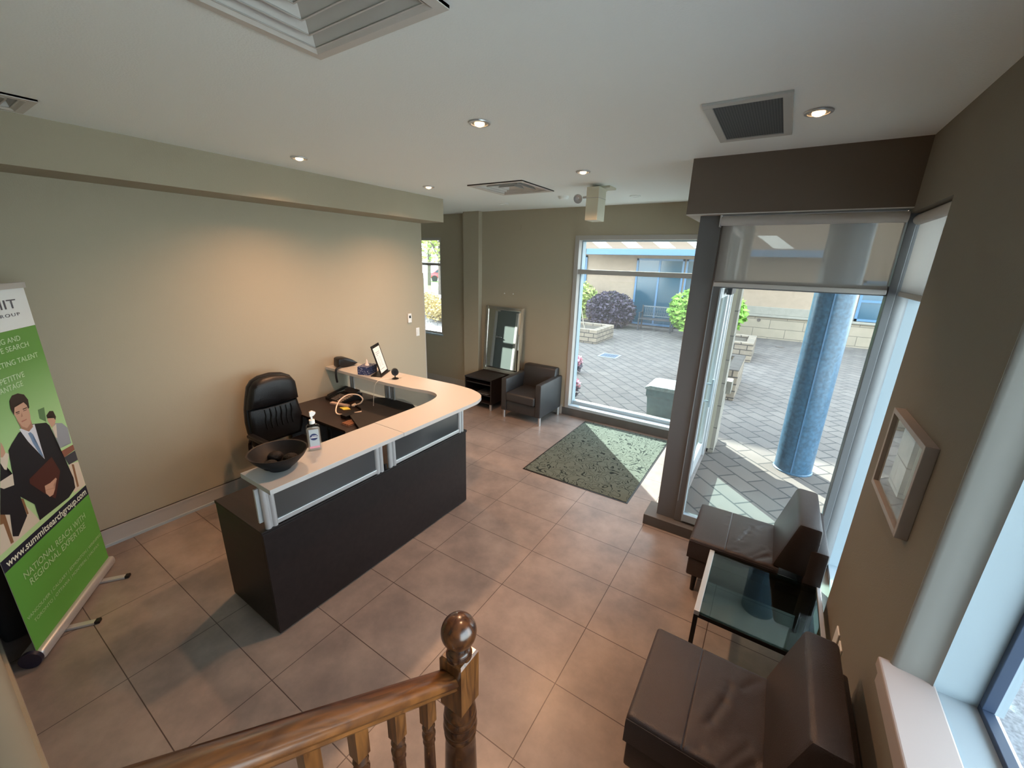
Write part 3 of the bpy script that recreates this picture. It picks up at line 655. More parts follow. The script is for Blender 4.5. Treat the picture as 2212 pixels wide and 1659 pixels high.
# ---- reception desk
t = thing('reception_desk', 'L-shaped dark reception desk with raised white counter and frosted panels', 'reception desk', (-.9, -1.4, 0))
FX = -.245
b = bmn(); box(b, FX-.022, FX, -2.472, -.619, .012, .742, .002); obj('front_panel', b, M_esp, t)
b = bmn(); box(b, -.842, FX-.022, -2.472, -2.448, .012, .742, .002); obj('end_panel', b, M_esp, t)
b = bmn(); box(b, -.842, FX-.022, -.643, -.619, .0, .742); obj('end_panel', b, M_esp, t)
b = bmn(); box(b, -.845, FX-.004, -2.476, -.600, .735, .757, .003); obj('worktop', b, M_esp, t)
pts = [(-2.205, -1.272), (-1.16, -1.272), (-.845, -1.45), (-.845, -.47), (-1.05, -.44), (-1.12, -.46), (-1.16, -.52), (-1.30, -.48), (-2.205, -.48)]
b = bmn(); prism(b, [(-2.205, -1.272), (-1.16, -1.272), (-.846, -1.45), (-.846, -.60), (-1.09, -.49), (-1.16, -.44), (-2.205, -.44)], .722, .745, 'Z', bev=.002); obj('worktop', b, pbr('brown_worktop', (.022, .014, .012), .38, var=.2, scale=3), t)
b = bmn(); prism(b, [(-1.66, -.78), (-1.56, -.835), (-1.46, -.86), (-1.40, -.91), (-1.375, -1.06), (-1.05, -1.20), (-.846, -1.30), (-.846, -.60), (-1.09, -.47), (-1.17, -.425), (-1.33, -.40), (-1.60, -.52)], .765, .785, 'Z', bev=.003); obj('raised_corner_top', b, M_blackm, t)
b = bmn(); box(b, -1.47, -1.385, -1.10, -.93, .745, .785, .003); obj('cable_box', b, M_black, t)
b = bmn(); box(b, -2.205, -1.16, -.47, -.45, .05, .722); obj('modesty_panel', b, M_esp, t)
b = bmn(); box(b, -2.18, -2.15, -1.25, -.50, 0, .722); obj('end_panel', b, M_esp, t)
# white counter in two pieces
M_seam = pbr('counter_edge', (.74, .76, .74), .35)
outer = catmull([(-.09, -.72, 0), (-.098, -.62, 0), (-.15, -.505, 0), (-.252, -.432, 0), (-.40, -.388, 0), (-.60, -.372, 0)], 6)
inner = catmull([(-.70, -.697, 0), (-.629, -.690, 0), (-.545, -.702, 0), (-.472, -.762, 0), (-.432, -.88, 0), (-.415, -1.02, 0)], 6)
pl = [(-.09, -1.510)]+[(p.x, p.y) for p in outer]+[(-1.013, -.392), (-1.39, -.405), (-2.203, -.415), (-2.203, -.745), (-1.93, -.745), (-1.163, -.752), (-.823, -.722)]+[(p.x, p.y) for p in inner]+[(-.413, -1.510)]
b = bmn(); prism(b, pl, 1.060, 1.090, 'Z'); bmesh.ops.recalc_face_normals(b, faces=b.faces); obj('counter_top', b, M_white, t)
b = bmn(); prism(b, [(-.09, -2.463), (-.09, -1.513), (-.413, -1.513), (-.413, -2.463)], 1.060, 1.090, 'Z', bev=.0015); obj('counter_top', b, M_white, t)
# posts and rails
def post(x, y, z0=.757):
    b = bmn()
    for d in (-.019, .019): cyl(b, (x, y+d, z0), (x, y+d, 1.06), .0175, n=18)
    box(b, x-.008, x+.008, y-.019, y+.019, z0, 1.06); obj('post', b, M_alup, t, smooth=True)
for y in (-2.405, -1.612, -1.490, -.672): post(-.268, y)
for x in (-2.12, -1.50, -1.41):
    b = bmn()
    for d in (-.019, .019): cyl(b, (x+d, -.47, .745), (x+d, -.47, 1.06), .0175, n=18)
    obj('post', b, M_alup, t, smooth=True)
def frost():
    mt = bpy.data.materials.new('frosted_panel'); mt.use_nodes = True; nt = mt.node_tree; nt.nodes.clear()
    o = node(nt, 'ShaderNodeOutputMaterial'); d = node(nt, 'ShaderNodeBsdfDiffuse'); l = node(nt, 'ShaderNodeBsdfTranslucent'); tr = node(nt, 'ShaderNodeBsdfTransparent'); g = node(nt, 'ShaderNodeBsdfGlossy')
    d.inputs[0].default_value = (.12, .13, .14, 1); l.inputs[0].default_value = (.30, .33, .35, 1); g.inputs['Roughness'].default_value = .12
    a = node(nt, 'ShaderNodeMixShader'); a.inputs[0].default_value = .55; c = node(nt, 'ShaderNodeMixShader'); c.inputs[0].default_value = .35; e = node(nt, 'ShaderNodeMixShader')
    f = node(nt, 'ShaderNodeFresnel'); f.inputs[0].default_value = 1.5
    nt.links.new(d.outputs[0], a.inputs[1]); nt.links.new(l.outputs[0], a.inputs[2]); nt.links.new(a.outputs[0], c.inputs[1]); nt.links.new(tr.outputs[0], c.inputs[2])
    nt.links.new(f.outputs[0], e.inputs[0]); nt.links.new(c.outputs[0], e.inputs[1]); nt.links.new(g.outputs[0], e.inputs[2]); nt.links.new(e.outputs[0], o.inputs[0]); return mt
M_frost = frost()
for y0, y1 in ((-2.375, -1.640), (-1.462, -.700)):
    b = bmn(); box(b, -.272, -.266, y0, y1, .79, 1.05); obj('frosted_panel', b, M_frost, t)
    b = bmn(); box(b, -.280, -.256, y0, y1, .762, .795, .004); obj('lower_rail', b, M_alup, t)
b = bmn(); box(b, -.30, -.285, -2.46, -2.40, .80, 1.02); obj('frosted_panel', b, M_white, t)
M_frl = sheer('light_frosted_panel', (.55, .56, .54), .45)
for x0, x1 in ((-2.09, -1.53), (-1.38, -.62)):
    b = bmn(); box(b, x0, x1, -.475, -.469, .79, 1.05); obj('frosted_panel', b, M_frl, t)
b = bmn(); box(b, -.285, -.265, -1.56, -1.54, .757, .80); obj('rail_clip', b, M_black, t)

# ---- office chair
def pillow(bm, outl, x, layers):
    """outl: (y,z) outline; layers: list of (scale, dx) from back to front"""
    cy = sum(p[0] for p in outl)/len(outl); cz = sum(p[1] for p in outl)/len(outl)
    rings = [[bm.verts.new((x+dx, cy+(p[0]-cy)*s, cz+(p[1]-cz)*s)) for p in outl] for s, dx in layers]
    n = len(outl)
    for a, c in zip(rings, rings[1:]):
        for i in range(n): bm.faces.new((a[i], a[(i+1) % n], c[(i+1) % n], c[i]))
    bm.faces.new(rings[0][::-1]); bm.faces.new(rings[-1]); bmesh.ops.recalc_face_normals(bm, faces=bm.faces)
t = thing('office_chair', 'high-backed black leather office chair behind the reception desk', 'office chair', (-1.65, -1.51, 0))
ol = [(-1.74, .55), (-1.772, .70), (-1.777, .805), (-1.767, .925), (-1.746, 1.025), (-1.715, 1.140), (-1.675, 1.192), (-1.608, 1.222), (-1.50, 1.231), (-1.393, 1.212), (-1.321, 1.173), (-1.289, 1.12), (-1.284, 1.03), (-1.280, .925), (-1.262, .82), (-1.238, .70), (-1.27, .55)]
b = bmn(); pillow(b, ol, -1.95, [(.90, -.02), (.97, 0), (1.0, .02), (1.0, .045), (.97, .06)]); obj('back_shell', b, M_bleath, t, smooth=True)
hd = [(-1.760, .935), (-1.742, 1.02), (-1.708, 1.132), (-1.668, 1.182), (-1.603, 1.210), (-1.50, 1.219), (-1.398, 1.201), (-1.33, 1.165), (-1.297, 1.115), (-1.290, 1.03), (-1.286, .94), (-1.40, .932), (-1.52, .928), (-1.65, .930)]
b = bmn(); pillow(b, hd, -1.90, [(1.0, 0), (1.0, .03), (.96, .055), (.86, .075), (.6, .088)]); obj('head_cushion', b, M_bleath, t, smooth=True)
lw = [(-1.72, .56), (-1.750, .70), (-1.756, .80), (-1.752, .925), (-1.62, .922), (-1.50, .920), (-1.38, .924), (-1.290, .928), (-1.272, .82), (-1.252, .70), (-1.29, .56)]
b = bmn(); pillow(b, lw, -1.90, [(1.0, 0), (.99, .012), (.95, .026), (.85, .034)]); obj('back_cushion', b, M_bleath, t, smooth=True)
for k in range(6):
    y = -1.62+.05*k; b = bmn(); tube(b, catmull([(-1.864, y, .90), (-1.860, y+.006, .84), (-1.862, y-.004, .78), (-1.866, y+.004, .70)], 4), .005+.002*(k % 2), 6); obj('pleat', b, M_bleath, t, smooth=True)
b = bmn(); box(b, -1.88, -1.36, -1.76, -1.26, .44, .545, .045, 4); obj('seat', b, M_bleath, t, smooth=True)
for s in (-1, 1):
    b = bmn(); y = -1.51+s*.285; tube(b, catmull([(-1.80, y, .46), (-1.86, y, .56), (-1.80, y, .68), (-1.62, y, .70), (-1.50, y, .68), (-1.50, y, .56), (-1.56, y, .46)], 6), .018, 8)
    box(b, -1.83, -1.50, y-.03, y+.03, .69, .725, .012); obj('armrest', b, M_black, t, smooth=True)
b = bmn(); cyl(b, (-1.62, -1.51, .09), (-1.62, -1.51, .44), .028, n=18); obj('gas_column', b, M_black, t, smooth=True)
b = bmn()
for k in range(5):
    a = 2*math.pi*k/5+.3; cyl(b, (-1.62, -1.51, .10), (-1.62+.29*math.cos(a), -1.51+.29*math.sin(a), .07), .026, .016, n=10)
obj('star_base', b, M_black, t)
for k in range(5):
    a = 2*math.pi*k/5+.3; x, y = -1.62+.29*math.cos(a), -1.51+.29*math.sin(a); b = bmn(); cyl(b, (x-.02, y, .028), (x+.02, y, .028), .028, n=14); obj('caster', b, M_black, t)

# ---- things on the counter
def dots():
    mt = pbr('tissue_box_print', (.04, .06, .16), .5); nt = mt.node_tree; b = nt.nodes['Principled BSDF']
    v = node(nt, 'ShaderNodeTexVoronoi'); v.inputs['Scale'].default_value = 70; r = node(nt, 'ShaderNodeValToRGB'); r.color_ramp.interpolation = 'CONSTANT'
    r.color_ramp.elements[0].color = (.45, .5, .62, 1); r.color_ramp.elements[1].position = .30; r.color_ramp.elements[1].color = (.03, .045, .13, 1)
    tcn = node(nt, 'ShaderNodeTexCoord'); nt.links.new(tcn.outputs['Object'], v.inputs[0]); nt.links.new(v.outputs['Distance'], r.inputs[0]); nt.links.new(r.outputs[0], b.inputs['Base Color']); return mt
t = thing('tissue_box', 'navy patterned tissue box with a white tissue sticking out, on the back counter', 'tissue box', (-1.60, -.63, 1.09))
a = math.atan2(.172, -.047)-math.pi/2
b = bmn(); box(b, -.065, .065, -.09, .09, 0, .088, .002); xf(b, Matrix.Translation((-1.612, -.628, 1.0905)) @ Matrix.Rotation(a+.12, 4, 'Z')); obj('box_body', b, dots(), t)
b = bmn(); lathe(b, [(.032, 0), (.026, .012), (.014, .028), (.013, .045), (.006, .062), (.002, .070)], (-1.612, -.628, 1.1785), n=9, sy=.6); obj('tissue', b, pbr('tissue_paper', (.80, .74, .70), .9), t, smooth=True)
t = thing('counter_sign', 'black-framed upright notice leaning back on the counter beside the tissue box', 'sign', (-1.43, -.55, 1.09))
P0 = Vector((-1.385, -.63, 1.098)); P1 = Vector((-1.51, -.43, 1.098)); U = (P1-P0).normalized(); nn = Vector((.85, .53, 0)).normalized()
V = (-nn*math.sin(math.radians(16))+Vector((0, 0, 1))*math.cos(math.radians(16))); NN = U.cross(V).normalized()
if NN.dot(nn) < 0: NN = -NN
def slab(bm, u0, u1, v0, v1, d0, d1):
    b2 = bmesh.new(); vs = [b2.verts.new(P0+U*u+V*v+NN*d) for d in (d0, d1) for u, v in ((u0, v0), (u1, v0), (u1, v1), (u0, v1))]
    for f in ((0, 3, 2, 1), (4, 5, 6, 7), (0, 1, 5, 4), (1, 2, 6, 5), (2, 3, 7, 6), (3, 0, 4, 7)): b2.faces.new([vs[i] for i in f])
    bmesh.ops.recalc_face_normals(b2, faces=b2.faces); join(bm, b2)
Wd = (P1-P0).length; Hh = .325
b = bmn(); slab(b, 0, Wd, 0, Hh, -.008, 0); obj('sign_board', b, M_black, t)
b = bmn(); slab(b, .022, Wd-.022, .022, Hh-.03, 0, .0015); obj('paper', b, pbr('paper_white', (.74, .76, .77), .7), t)
b = bmn(); rnd = random.Random(3)
for (v, u0, u1) in ((.24, .05, .17), (.222, .045, .16), (.205, .05, .10)): slab(b, u0, u1, v, v+.006, .0015, .0018)
for k in range(9): slab(b, .05, .05+rnd.uniform(.03, .045), .185-.012*k, .188-.012*k, .0015, .0018); slab(b, .115, .115+rnd.uniform(.03, .05), .185-.012*k, .188-.012*k, .0015, .0018)
slab(b, .045, .16, .055, .060, .0015, .0018); obj('printed_lines', b, pbr('print_grey', (.30, .31, .33), .7), t)
b = bmn(); prism(b, [(-1.47, -.70), (-1.355, -.655), (-1.49, -.42), (-1.60, -.47)], 1.0905, 1.0985, 'Z'); obj('sign_base', b, M_black, t)
t = thing('webcam', 'small round black webcam on a disc stand on the counter', 'webcam', (-1.206, -.60, 1.09))
b = bmn(); lathe(b, [(.036, 0), (.036, .004), (.026, .010), (.006, .014), (.006, .05)], (-1.206, -.60, 1.0905)); obj('stand', b, M_black, t, smooth=True)
b = bmn(); cyl(b, (-1.222, -.588, 1.165), (-1.190, -.612, 1.165), .036, n=28); obj('camera_head', b, M_black, t, smooth=True)
b = bmn(); cyl(b, (-1.191, -.611, 1.165), (-1.186, -.6155, 1.165), .016, n=20); obj('lens', b, pbr('lens_glass', (.02, .02, .03), .05), t)
b = bmn(); tube(b, catmull([(-1.235, -.615, 1.094), (-1.27, -.68, 1.096), (-1.29, -.75, 1.088), (-1.32, -.772, 1.04), (-1.36, -.765, .93), (-1.40, -.75, .79)], 8), .003, 6); obj('cable', b, pbr('cable_cream', (.75, .68, .6), .5), t, smooth=True)
t = thing('desk_handset', 'black wedge-shaped handset unit on the counter\'s end against the left wall', 'phone handset', (-2.06, -.60, 1.09))
b = bmn(); prism(b, [(-.70, 1.10), (-.69, 1.195), (-.66, 1.205), (-.60, 1.20), (-.53, 1.17), (-.47, 1.125), (-.47, 1.115), (-.52, 1.10), (-.62, 1.0905)], -2.12, -1.99, 'X', bev=.012)
xf(b, Matrix.Translation((-2.055, -.6, 0)) @ Matrix.Rotation(math.radians(-8), 4, 'Z') @ Matrix.Translation((2.055, .6, 0))); obj('handset_body', b, M_black, t, smooth=True)
b = bmn(); tube(b, catmull([(-1.985, -.70, 1.11), (-1.97, -.765, 1.10), (-1.97, -.775, 1.02), (-1.975, -.765, .95)], 6), .012, 8); obj('hanging_strap', b, M_black, t, smooth=True)
# bowl with three dark decorative balls
t = thing('decorative_bowl', 'wide shallow black bowl on the near end of the white counter', 'bowl', (-.295, -2.295, 1.09))
b = bmn(); lathe(b, [(.062, 0), (.066, .006), (.10, .035), (.138, .075), (.158, .108), (.160, .112), (.152, .110), (.130, .080), (.092, .045), (.05, .018), (.01, .014)], (-.295, -2.295, 1.0905), n=48, caps=False)
cyl(b, (-.295, -2.295, 1.0905), (-.295, -2.295, 1.096), .062, n=40); obj('bowl_body', b, pbr('black_glazed_bowl', (.007, .007, .008), .5, spec=.25), t, smooth=True)
for i, (dx, dy, lab) in enumerate(((.03, -.065, 'nearest the counter\'s edge'), (.035, .05, 'nearest the sanitiser bottle'), (-.06, .01, 'nearest the office chair'))):
    b = bmn(); c = (-.295+dx, -2.295+dy, 1.0905+.052); ball(b, c, .042, (1, 1, .7))
    o = obj('decorative_ball', b, pbr('woven_black_ball', (.008, .008, .009), .7, spec=.25, bump=.6, bscale=60), smooth=True); tag(o, 'black textured decorative ball in the bowl, '+lab, 'decorative ball', 'balls in the black bowl')
# hand sanitiser
t = thing('hand_sanitizer', 'clear pump bottle of hand sanitiser beside the black bowl', 'bottle', (-.352, -2.035, 1.09))
RM = Matrix.Translation((-.352, -2.035, 1.0905)) @ Matrix.Rotation(math.atan2(-1.33, 2.35), 4, 'Z')
def rr(w, d, r=.018, n=5):
    o = []
    for sx, sy, a0 in ((1, 1, 0), (-1, 1, 90), (-1, -1, 180), (1, -1, 270)):
        for k in range(n+1):
            a = math.radians(a0+90*k/n); o.append((sx*(d/2-r)+r*math.cos(a), sy*(w/2-r)+r*math.sin(a)))
    return o
def loft(bm, secs):
    rings = [[bm.verts.new((x, y, z)) for x, y in rr(w, d, min(r, w/2-.001, d/2-.001))] for z, w, d, r in secs]; n = len(rings[0])
    for a, c in zip(rings, rings[1:]):
        for i in range(n): bm.faces.new((a[i], a[(i+1) % n], c[(i+1) % n], c[i]))
    bm.faces.new(rings[0][::-1]); bm.faces.new(rings[-1]); bmesh.ops.recalc_face_normals(bm, faces=bm.faces)
b = bmn(); loft(b, [(0, .078, .044, .018), (.006, .084, .050, .02), (.15, .084, .050, .02), (.168, .078, .046, .02), (.178, .050, .036, .017), (.183, .030, .030, .014)]); xf(b, RM); obj('bottle_body', b, M_dglass, t, smooth=True)
b = bmn(); loft(b, [(.004, .074, .042, .018), (.145, .076, .043, .018), (.150, .07, .04, .018)]); xf(b, RM); obj('gel', b, sheer('gel_clear', (.50, .54, .55), .62), t, smooth=True)
b = bmn(); cyl(b, (0, 0, .183), (0, 0, .208), .017, n=20); cyl(b, (0, 0, .208), (0, 0, .232), .006, n=12); prism(b, [(-.010, .232), (.012, .234), (.024, .246), (.026, .256), (.006, .268), (-.010, .262)], -.007, .007, 'Y'); xf(b, RM @ Matrix.Rotation(math.radians(100), 4, 'Z')); obj('pump', b, pbr('pump_white', (.82, .82, .80), .4), t, smooth=True)
def plate(bm, y0, y1, z0, z1, x): quad(bm, [(x, y0, z0), (x, y1, z0), (x, y1, z1), (x, y0, z1)])
b = bmn(); plate(b, -.026, .030, .030, .150, .0255); xf(b, RM); obj('label', b, pbr('label_pale_blue', (.42, .47, .50), .5), t)
b = bmn(); plate(b, -.030, .030, .020, .034, .0258); xf(b, RM); obj('label_stripe', b, pbr('label_pink', (.72, .30, .38), .5), t)
b = bmn(); cyl(b, (.0256, 0, .098), (.0262, 0, .098), .023, n=28); xf(b, RM); lb = obj('label_emblem', b, pbr('label_navy', (.02, .035, .12), .4), t)
b = bmn(); plate(b, -.020, .022, .092, .098, .0264); plate(b, -.012, .018, .103, .107, .0264); xf(b, RM); obj('emblem_bars', b, MATS['pump_white'], lb)

# ---- things on the worktop
t = thing('desk_phone', 'black multi-button desk phone on the worktop beside the left wall', 'phone', (-1.93, -.72, .745))
b = bmn(); prism(b, [(-.86, .747), (-.58, .747), (-.58, .812), (-.61, .818), (-.86, .766)], -2.02, -1.80, 'X', bev=.004); obj('phone_base', b, M_black, t)
b = bmn(); prism(b, [(-.855, .782), (-.835, .805), (-.60, .852), (-.575, .838), (-.61, .828), (-.80, .794)], -2.085, -2.035, 'X', bev=.01); obj('handset', b, M_black, t, smooth=True)
b = bmn(); box(b, -2.09, -2.02, -.86, -.56, .747, .78, .004); obj('cradle', b, M_black, t)
def onph(y): return .766+(y+.86)*.052/.25
b = bmn()
for i in range(4):
    for j in range(5):
        x = -2.005+.024*i; y = -.845+.026*j; box(b, x, x+.017, y, y+.017, onph(y)-.004, onph(y+.01)+.006)
obj('keypad', b, pbr('phone_key_grey', (.16, .14, .13), .5), t)
b = bmn()
for j in range(2):
    for i in range(6): x = -1.89+.038*j; y = -.85+.028*i; box(b, x, x+.03, y, y+.02, onph(y)-.004, onph(y+.01)+.005)
obj('line_buttons', b, pbr('phone_label_pale', (.35, .29, .25), .5), t)
b = bmn(); prism(b, [(-.67, .812), (-.60, .826), (-.60, .850), (-.68, .822)], -2.01, -1.81, 'X'); obj('display', b, pbr('phone_screen', (.07, .05, .045), .2), t)
M_pinkish = pbr('cable_warm_white', (.72, .62, .55), .45)
t = thing('loose_cable', 'white looped cable standing on the brown worktop', 'cable', (-1.7, -.9, .745))
b = bmn(); tube(b, catmull([(-1.36, -.93, .79), (-1.45, -1.02, .77), (-1.56, -1.07, .76), (-1.64, -1.03, .79), (-1.68, -.95, .85), (-1.66, -.86, .89), (-1.58, -.80, .89), (-1.53, -.78, .85), (-1.55, -.80, .80), (-1.62, -.82, .77)], 8), .007, 8); obj('cable_loop', b, M_pinkish, t, smooth=True)
b = bmn(); box(b, -.018, .018, -.03, .03, 0, .02, .004); xf(b, Matrix.Translation((-1.64, -.81, .757)) @ Matrix.Rotation(.4, 4, 'Z')); obj('plug', b, M_pinkish, t)
b = bmn(); box(b, -.125, .125, -.022, .022, 0, .022, .004); xf(b, Matrix.Translation((-1.80, -.875, .7455)) @ Matrix.Rotation(math.radians(11), 4, 'Z')); tag(obj('stapler_bar', b, pbr('pale_pink_plastic', (.50, .38, .33), .5)), 'long pale stapler-shaped bar lying in front of the desk phone', 'stapler')
b = bmn(); prism(b, [(-1.73, -.93), (-1.64, -.945), (-1.60, -.89), (-1.66, -.87), (-1.70, -.88)], .7455, .752, 'Z'); tag(obj('sticky_note_pad', b, pbr('sticky_yellow', (.75, .62, .10), .7)), 'small yellow sticky notes beside the looped cable', 'sticky notes')
t = thing('card_tray', 'clear-edged tray of brown cards below the black cable box', 'tray', (-1.27, -1.13, .75))
b = bmn(); box(b, -1.33, -1.21, -1.20, -1.06, .7455, .7495, .002); obj('tray', b, pbr('tray_smoke', (.07, .05, .045), .2), t)
b = bmn()
for k in range(4): box(b, -1.32+.028*k, -1.305+.028*k, -1.19, -1.07, .7495, .762)
obj('cards', b, pbr('card_brown', (.26, .12, .07), .6), t)
b = bmn(); lathe(b, [(.05, 0), (.05, .012), (.035, .03), (.01, .038)], (-1.30, -1.36, .745), sy=.65)
b.free()

# ---- doormat
def matmat():
    mt = pbr('doormat_scroll', (.15, .17, .15), .95, spec=.1); nt = mt.node_tree; b = nt.nodes['Principled BSDF']
    tcn = node(nt, 'ShaderNodeTexCoord'); mp = node(nt, 'ShaderNodeMapping'); nt.links.new(tcn.outputs['Object'], mp.inputs[0])
    n = node(nt, 'ShaderNodeTexNoise'); n.inputs['Scale'].default_value = 9; n.inputs['Detail'].default_value = 0; n.inputs['Distortion'].default_value = 1.0
    nt.links.new(mp.outputs[0], n.inputs[0])
    m1 = node(nt, 'ShaderNodeMath', operation='MULTIPLY'); m1.inputs[1].default_value = 5; nt.links.new(n.outputs[0], m1.inputs[0])
    m2 = node(nt, 'ShaderNodeMath', operation='FRACT'); nt.links.new(m1.outputs[0], m2.inputs[0])
    m3 = node(nt, 'ShaderNodeMath', operation='SUBTRACT'); m3.inputs[1].default_value = .5; nt.links.new(m2.outputs[0], m3.inputs[0])
    m4 = node(nt, 'ShaderNodeMath', operation='ABSOLUTE'); nt.links.new(m3.outputs[0], m4.inputs[0])
    r = node(nt, 'ShaderNodeValToRGB'); r.color_ramp.elements[0].position = .07; r.color_ramp.elements[0].color = (.022, .030, .027, 1); r.color_ramp.elements[1].position = .12; r.color_ramp.elements[1].color = (.115, .138, .115, 1)
    nt.links.new(m4.outputs[0], r.inputs[0])
    n2 = node(nt, 'ShaderNodeTexNoise'); n2.inputs['Scale'].default_value = 250; mx = node(nt, 'ShaderNodeMix', data_type='RGBA', blend_type='MULTIPLY'); mx.inputs[0].default_value = .5
    nt.links.new(tcn.outputs['Object'], n2.inputs[0]); nt.links.new(r.outputs[0], mx.inputs[6]); nt.links.new(n2.outputs[0], mx.inputs[7]); nt.links.new(mx.outputs[2], b.inputs['Base Color']); return mt
t = thing('doormat', 'large grey-green doormat with a scroll pattern before the tall window', 'doormat', (.49, 1.16, 0))
b = bmn(); box(b, -.105, 1.095, .272, 2.062, .0005, .009, .002); obj('mat_pile', b, matmat(), t)
b = bmn(); box(b, -.122, 1.110, .256, 2.078, .0002, .004); obj('mat_edging', b, M_black, t)

# ---- roll-up banner
A_ = Vector((-1.901, -2.855, 0)); D_ = Vector((.822, -.570, 0)).normalized(); N_ = Vector((.570, .822, 0)).normalized()
def bp_(s, z, off=0): return A_+D_*s+N_*off+Vector((0, 0, z))
t = thing('rollup_banner', 'tall green and white roll-up advertising banner with a suited man, at the left wall', 'banner', A_+D_*.42)
def bslab(bm, s0, s1, z0, z1, o0, o1):
    b2 = bmesh.new(); vs = [b2.verts.new(bp_(s, z, o)) for o in (o0, o1) for s, z in ((s0, z0), (s1, z0), (s1, z1), (s0, z1))]
    for f in ((0, 3, 2, 1), (4, 5, 6, 7), (0, 1, 5, 4), (1, 2, 6, 5), (2, 3, 7, 6), (3, 0, 4, 7)): b2.faces.new([vs[i] for i in f])
    bmesh.ops.recalc_face_normals(b2, faces=b2.faces); join(bm, b2)
def bmatte(n, c): return pbr('print_'+n, c, .55, spec=.35)
gm = pbr('print_green', (.115, .30, .065), .5)
nt_ = gm.node_tree; tcn = node(nt_, 'ShaderNodeTexCoord'); s_ = node(nt_, 'ShaderNodeSeparateXYZ'); r_ = node(nt_, 'ShaderNodeValToRGB'); mr = node(nt_, 'ShaderNodeMapRange')
nt_.links.new(tcn.outputs['Object'], s_.inputs[0]); mr.inputs[1].default_value = 1.0; mr.inputs[2].default_value = 1.9; nt_.links.new(s_.outputs[2], mr.inputs[0]); nt_.links.new(mr.outputs[0], r_.inputs[0])
r_.color_ramp.elements[0].color = (.42, .66, .33, 1); r_.color_ramp.elements[1].color = (.115, .30, .06, 1); r_.color_ramp.elements[0].position = .15; r_.color_ramp.elements[1].position = .75
nt_.links.new(r_.outputs[0], nt_.nodes['Principled BSDF'].inputs['Base Color'])
b = bmn(); bslab(b, .022, .852, .085, 2.075, -.003, -.0010); obj('backing_film', b, pbr('film_grey', (.30, .30, .30), .6), t)
b = bmn(); bslab(b, .022, .852, 1.843, 2.075, -.001, 0); obj('white_header', b, bmatte('white', (.74, .78, .78)), t)
b = bmn(); bslab(b, .022, .852, .70, 1.843, -.001, 0); obj('picture_ground', b, gm, t)
b = bmn(); bslab(b, .022, .852, .628, .70, -.001, .0002); obj('url_strip', b, bmatte('navy', (.012, .016, .035)), t)
b = bmn(); bslab(b, .022, .852, .085, .628, -.001, 0); obj('green_foot', b, bmatte('green_flat', (.10, .33, .055)), t)
ART_C = {'green_dark': (.10, .20, .09), 'paper': (.62, .57, .48), 'wood': (.22, .12, .06), 'greysuit': (.28, .31, .35), 'skin': (.52, .32, .23), 'hair': (.035, .024, .02),
         'wood2': (.24, .10, .07), 'suit2': (.05, .055, .07), 'suit': (.014, .015, .02), 'shirt': (.62, .66, .74), 'neck': (.36, .20, .14), 'tie': (.16, .26, .42), 'brow': (.10, .06, .05), 'lips': (.36, .14, .11), 'folder': (.07, .022, .018)}
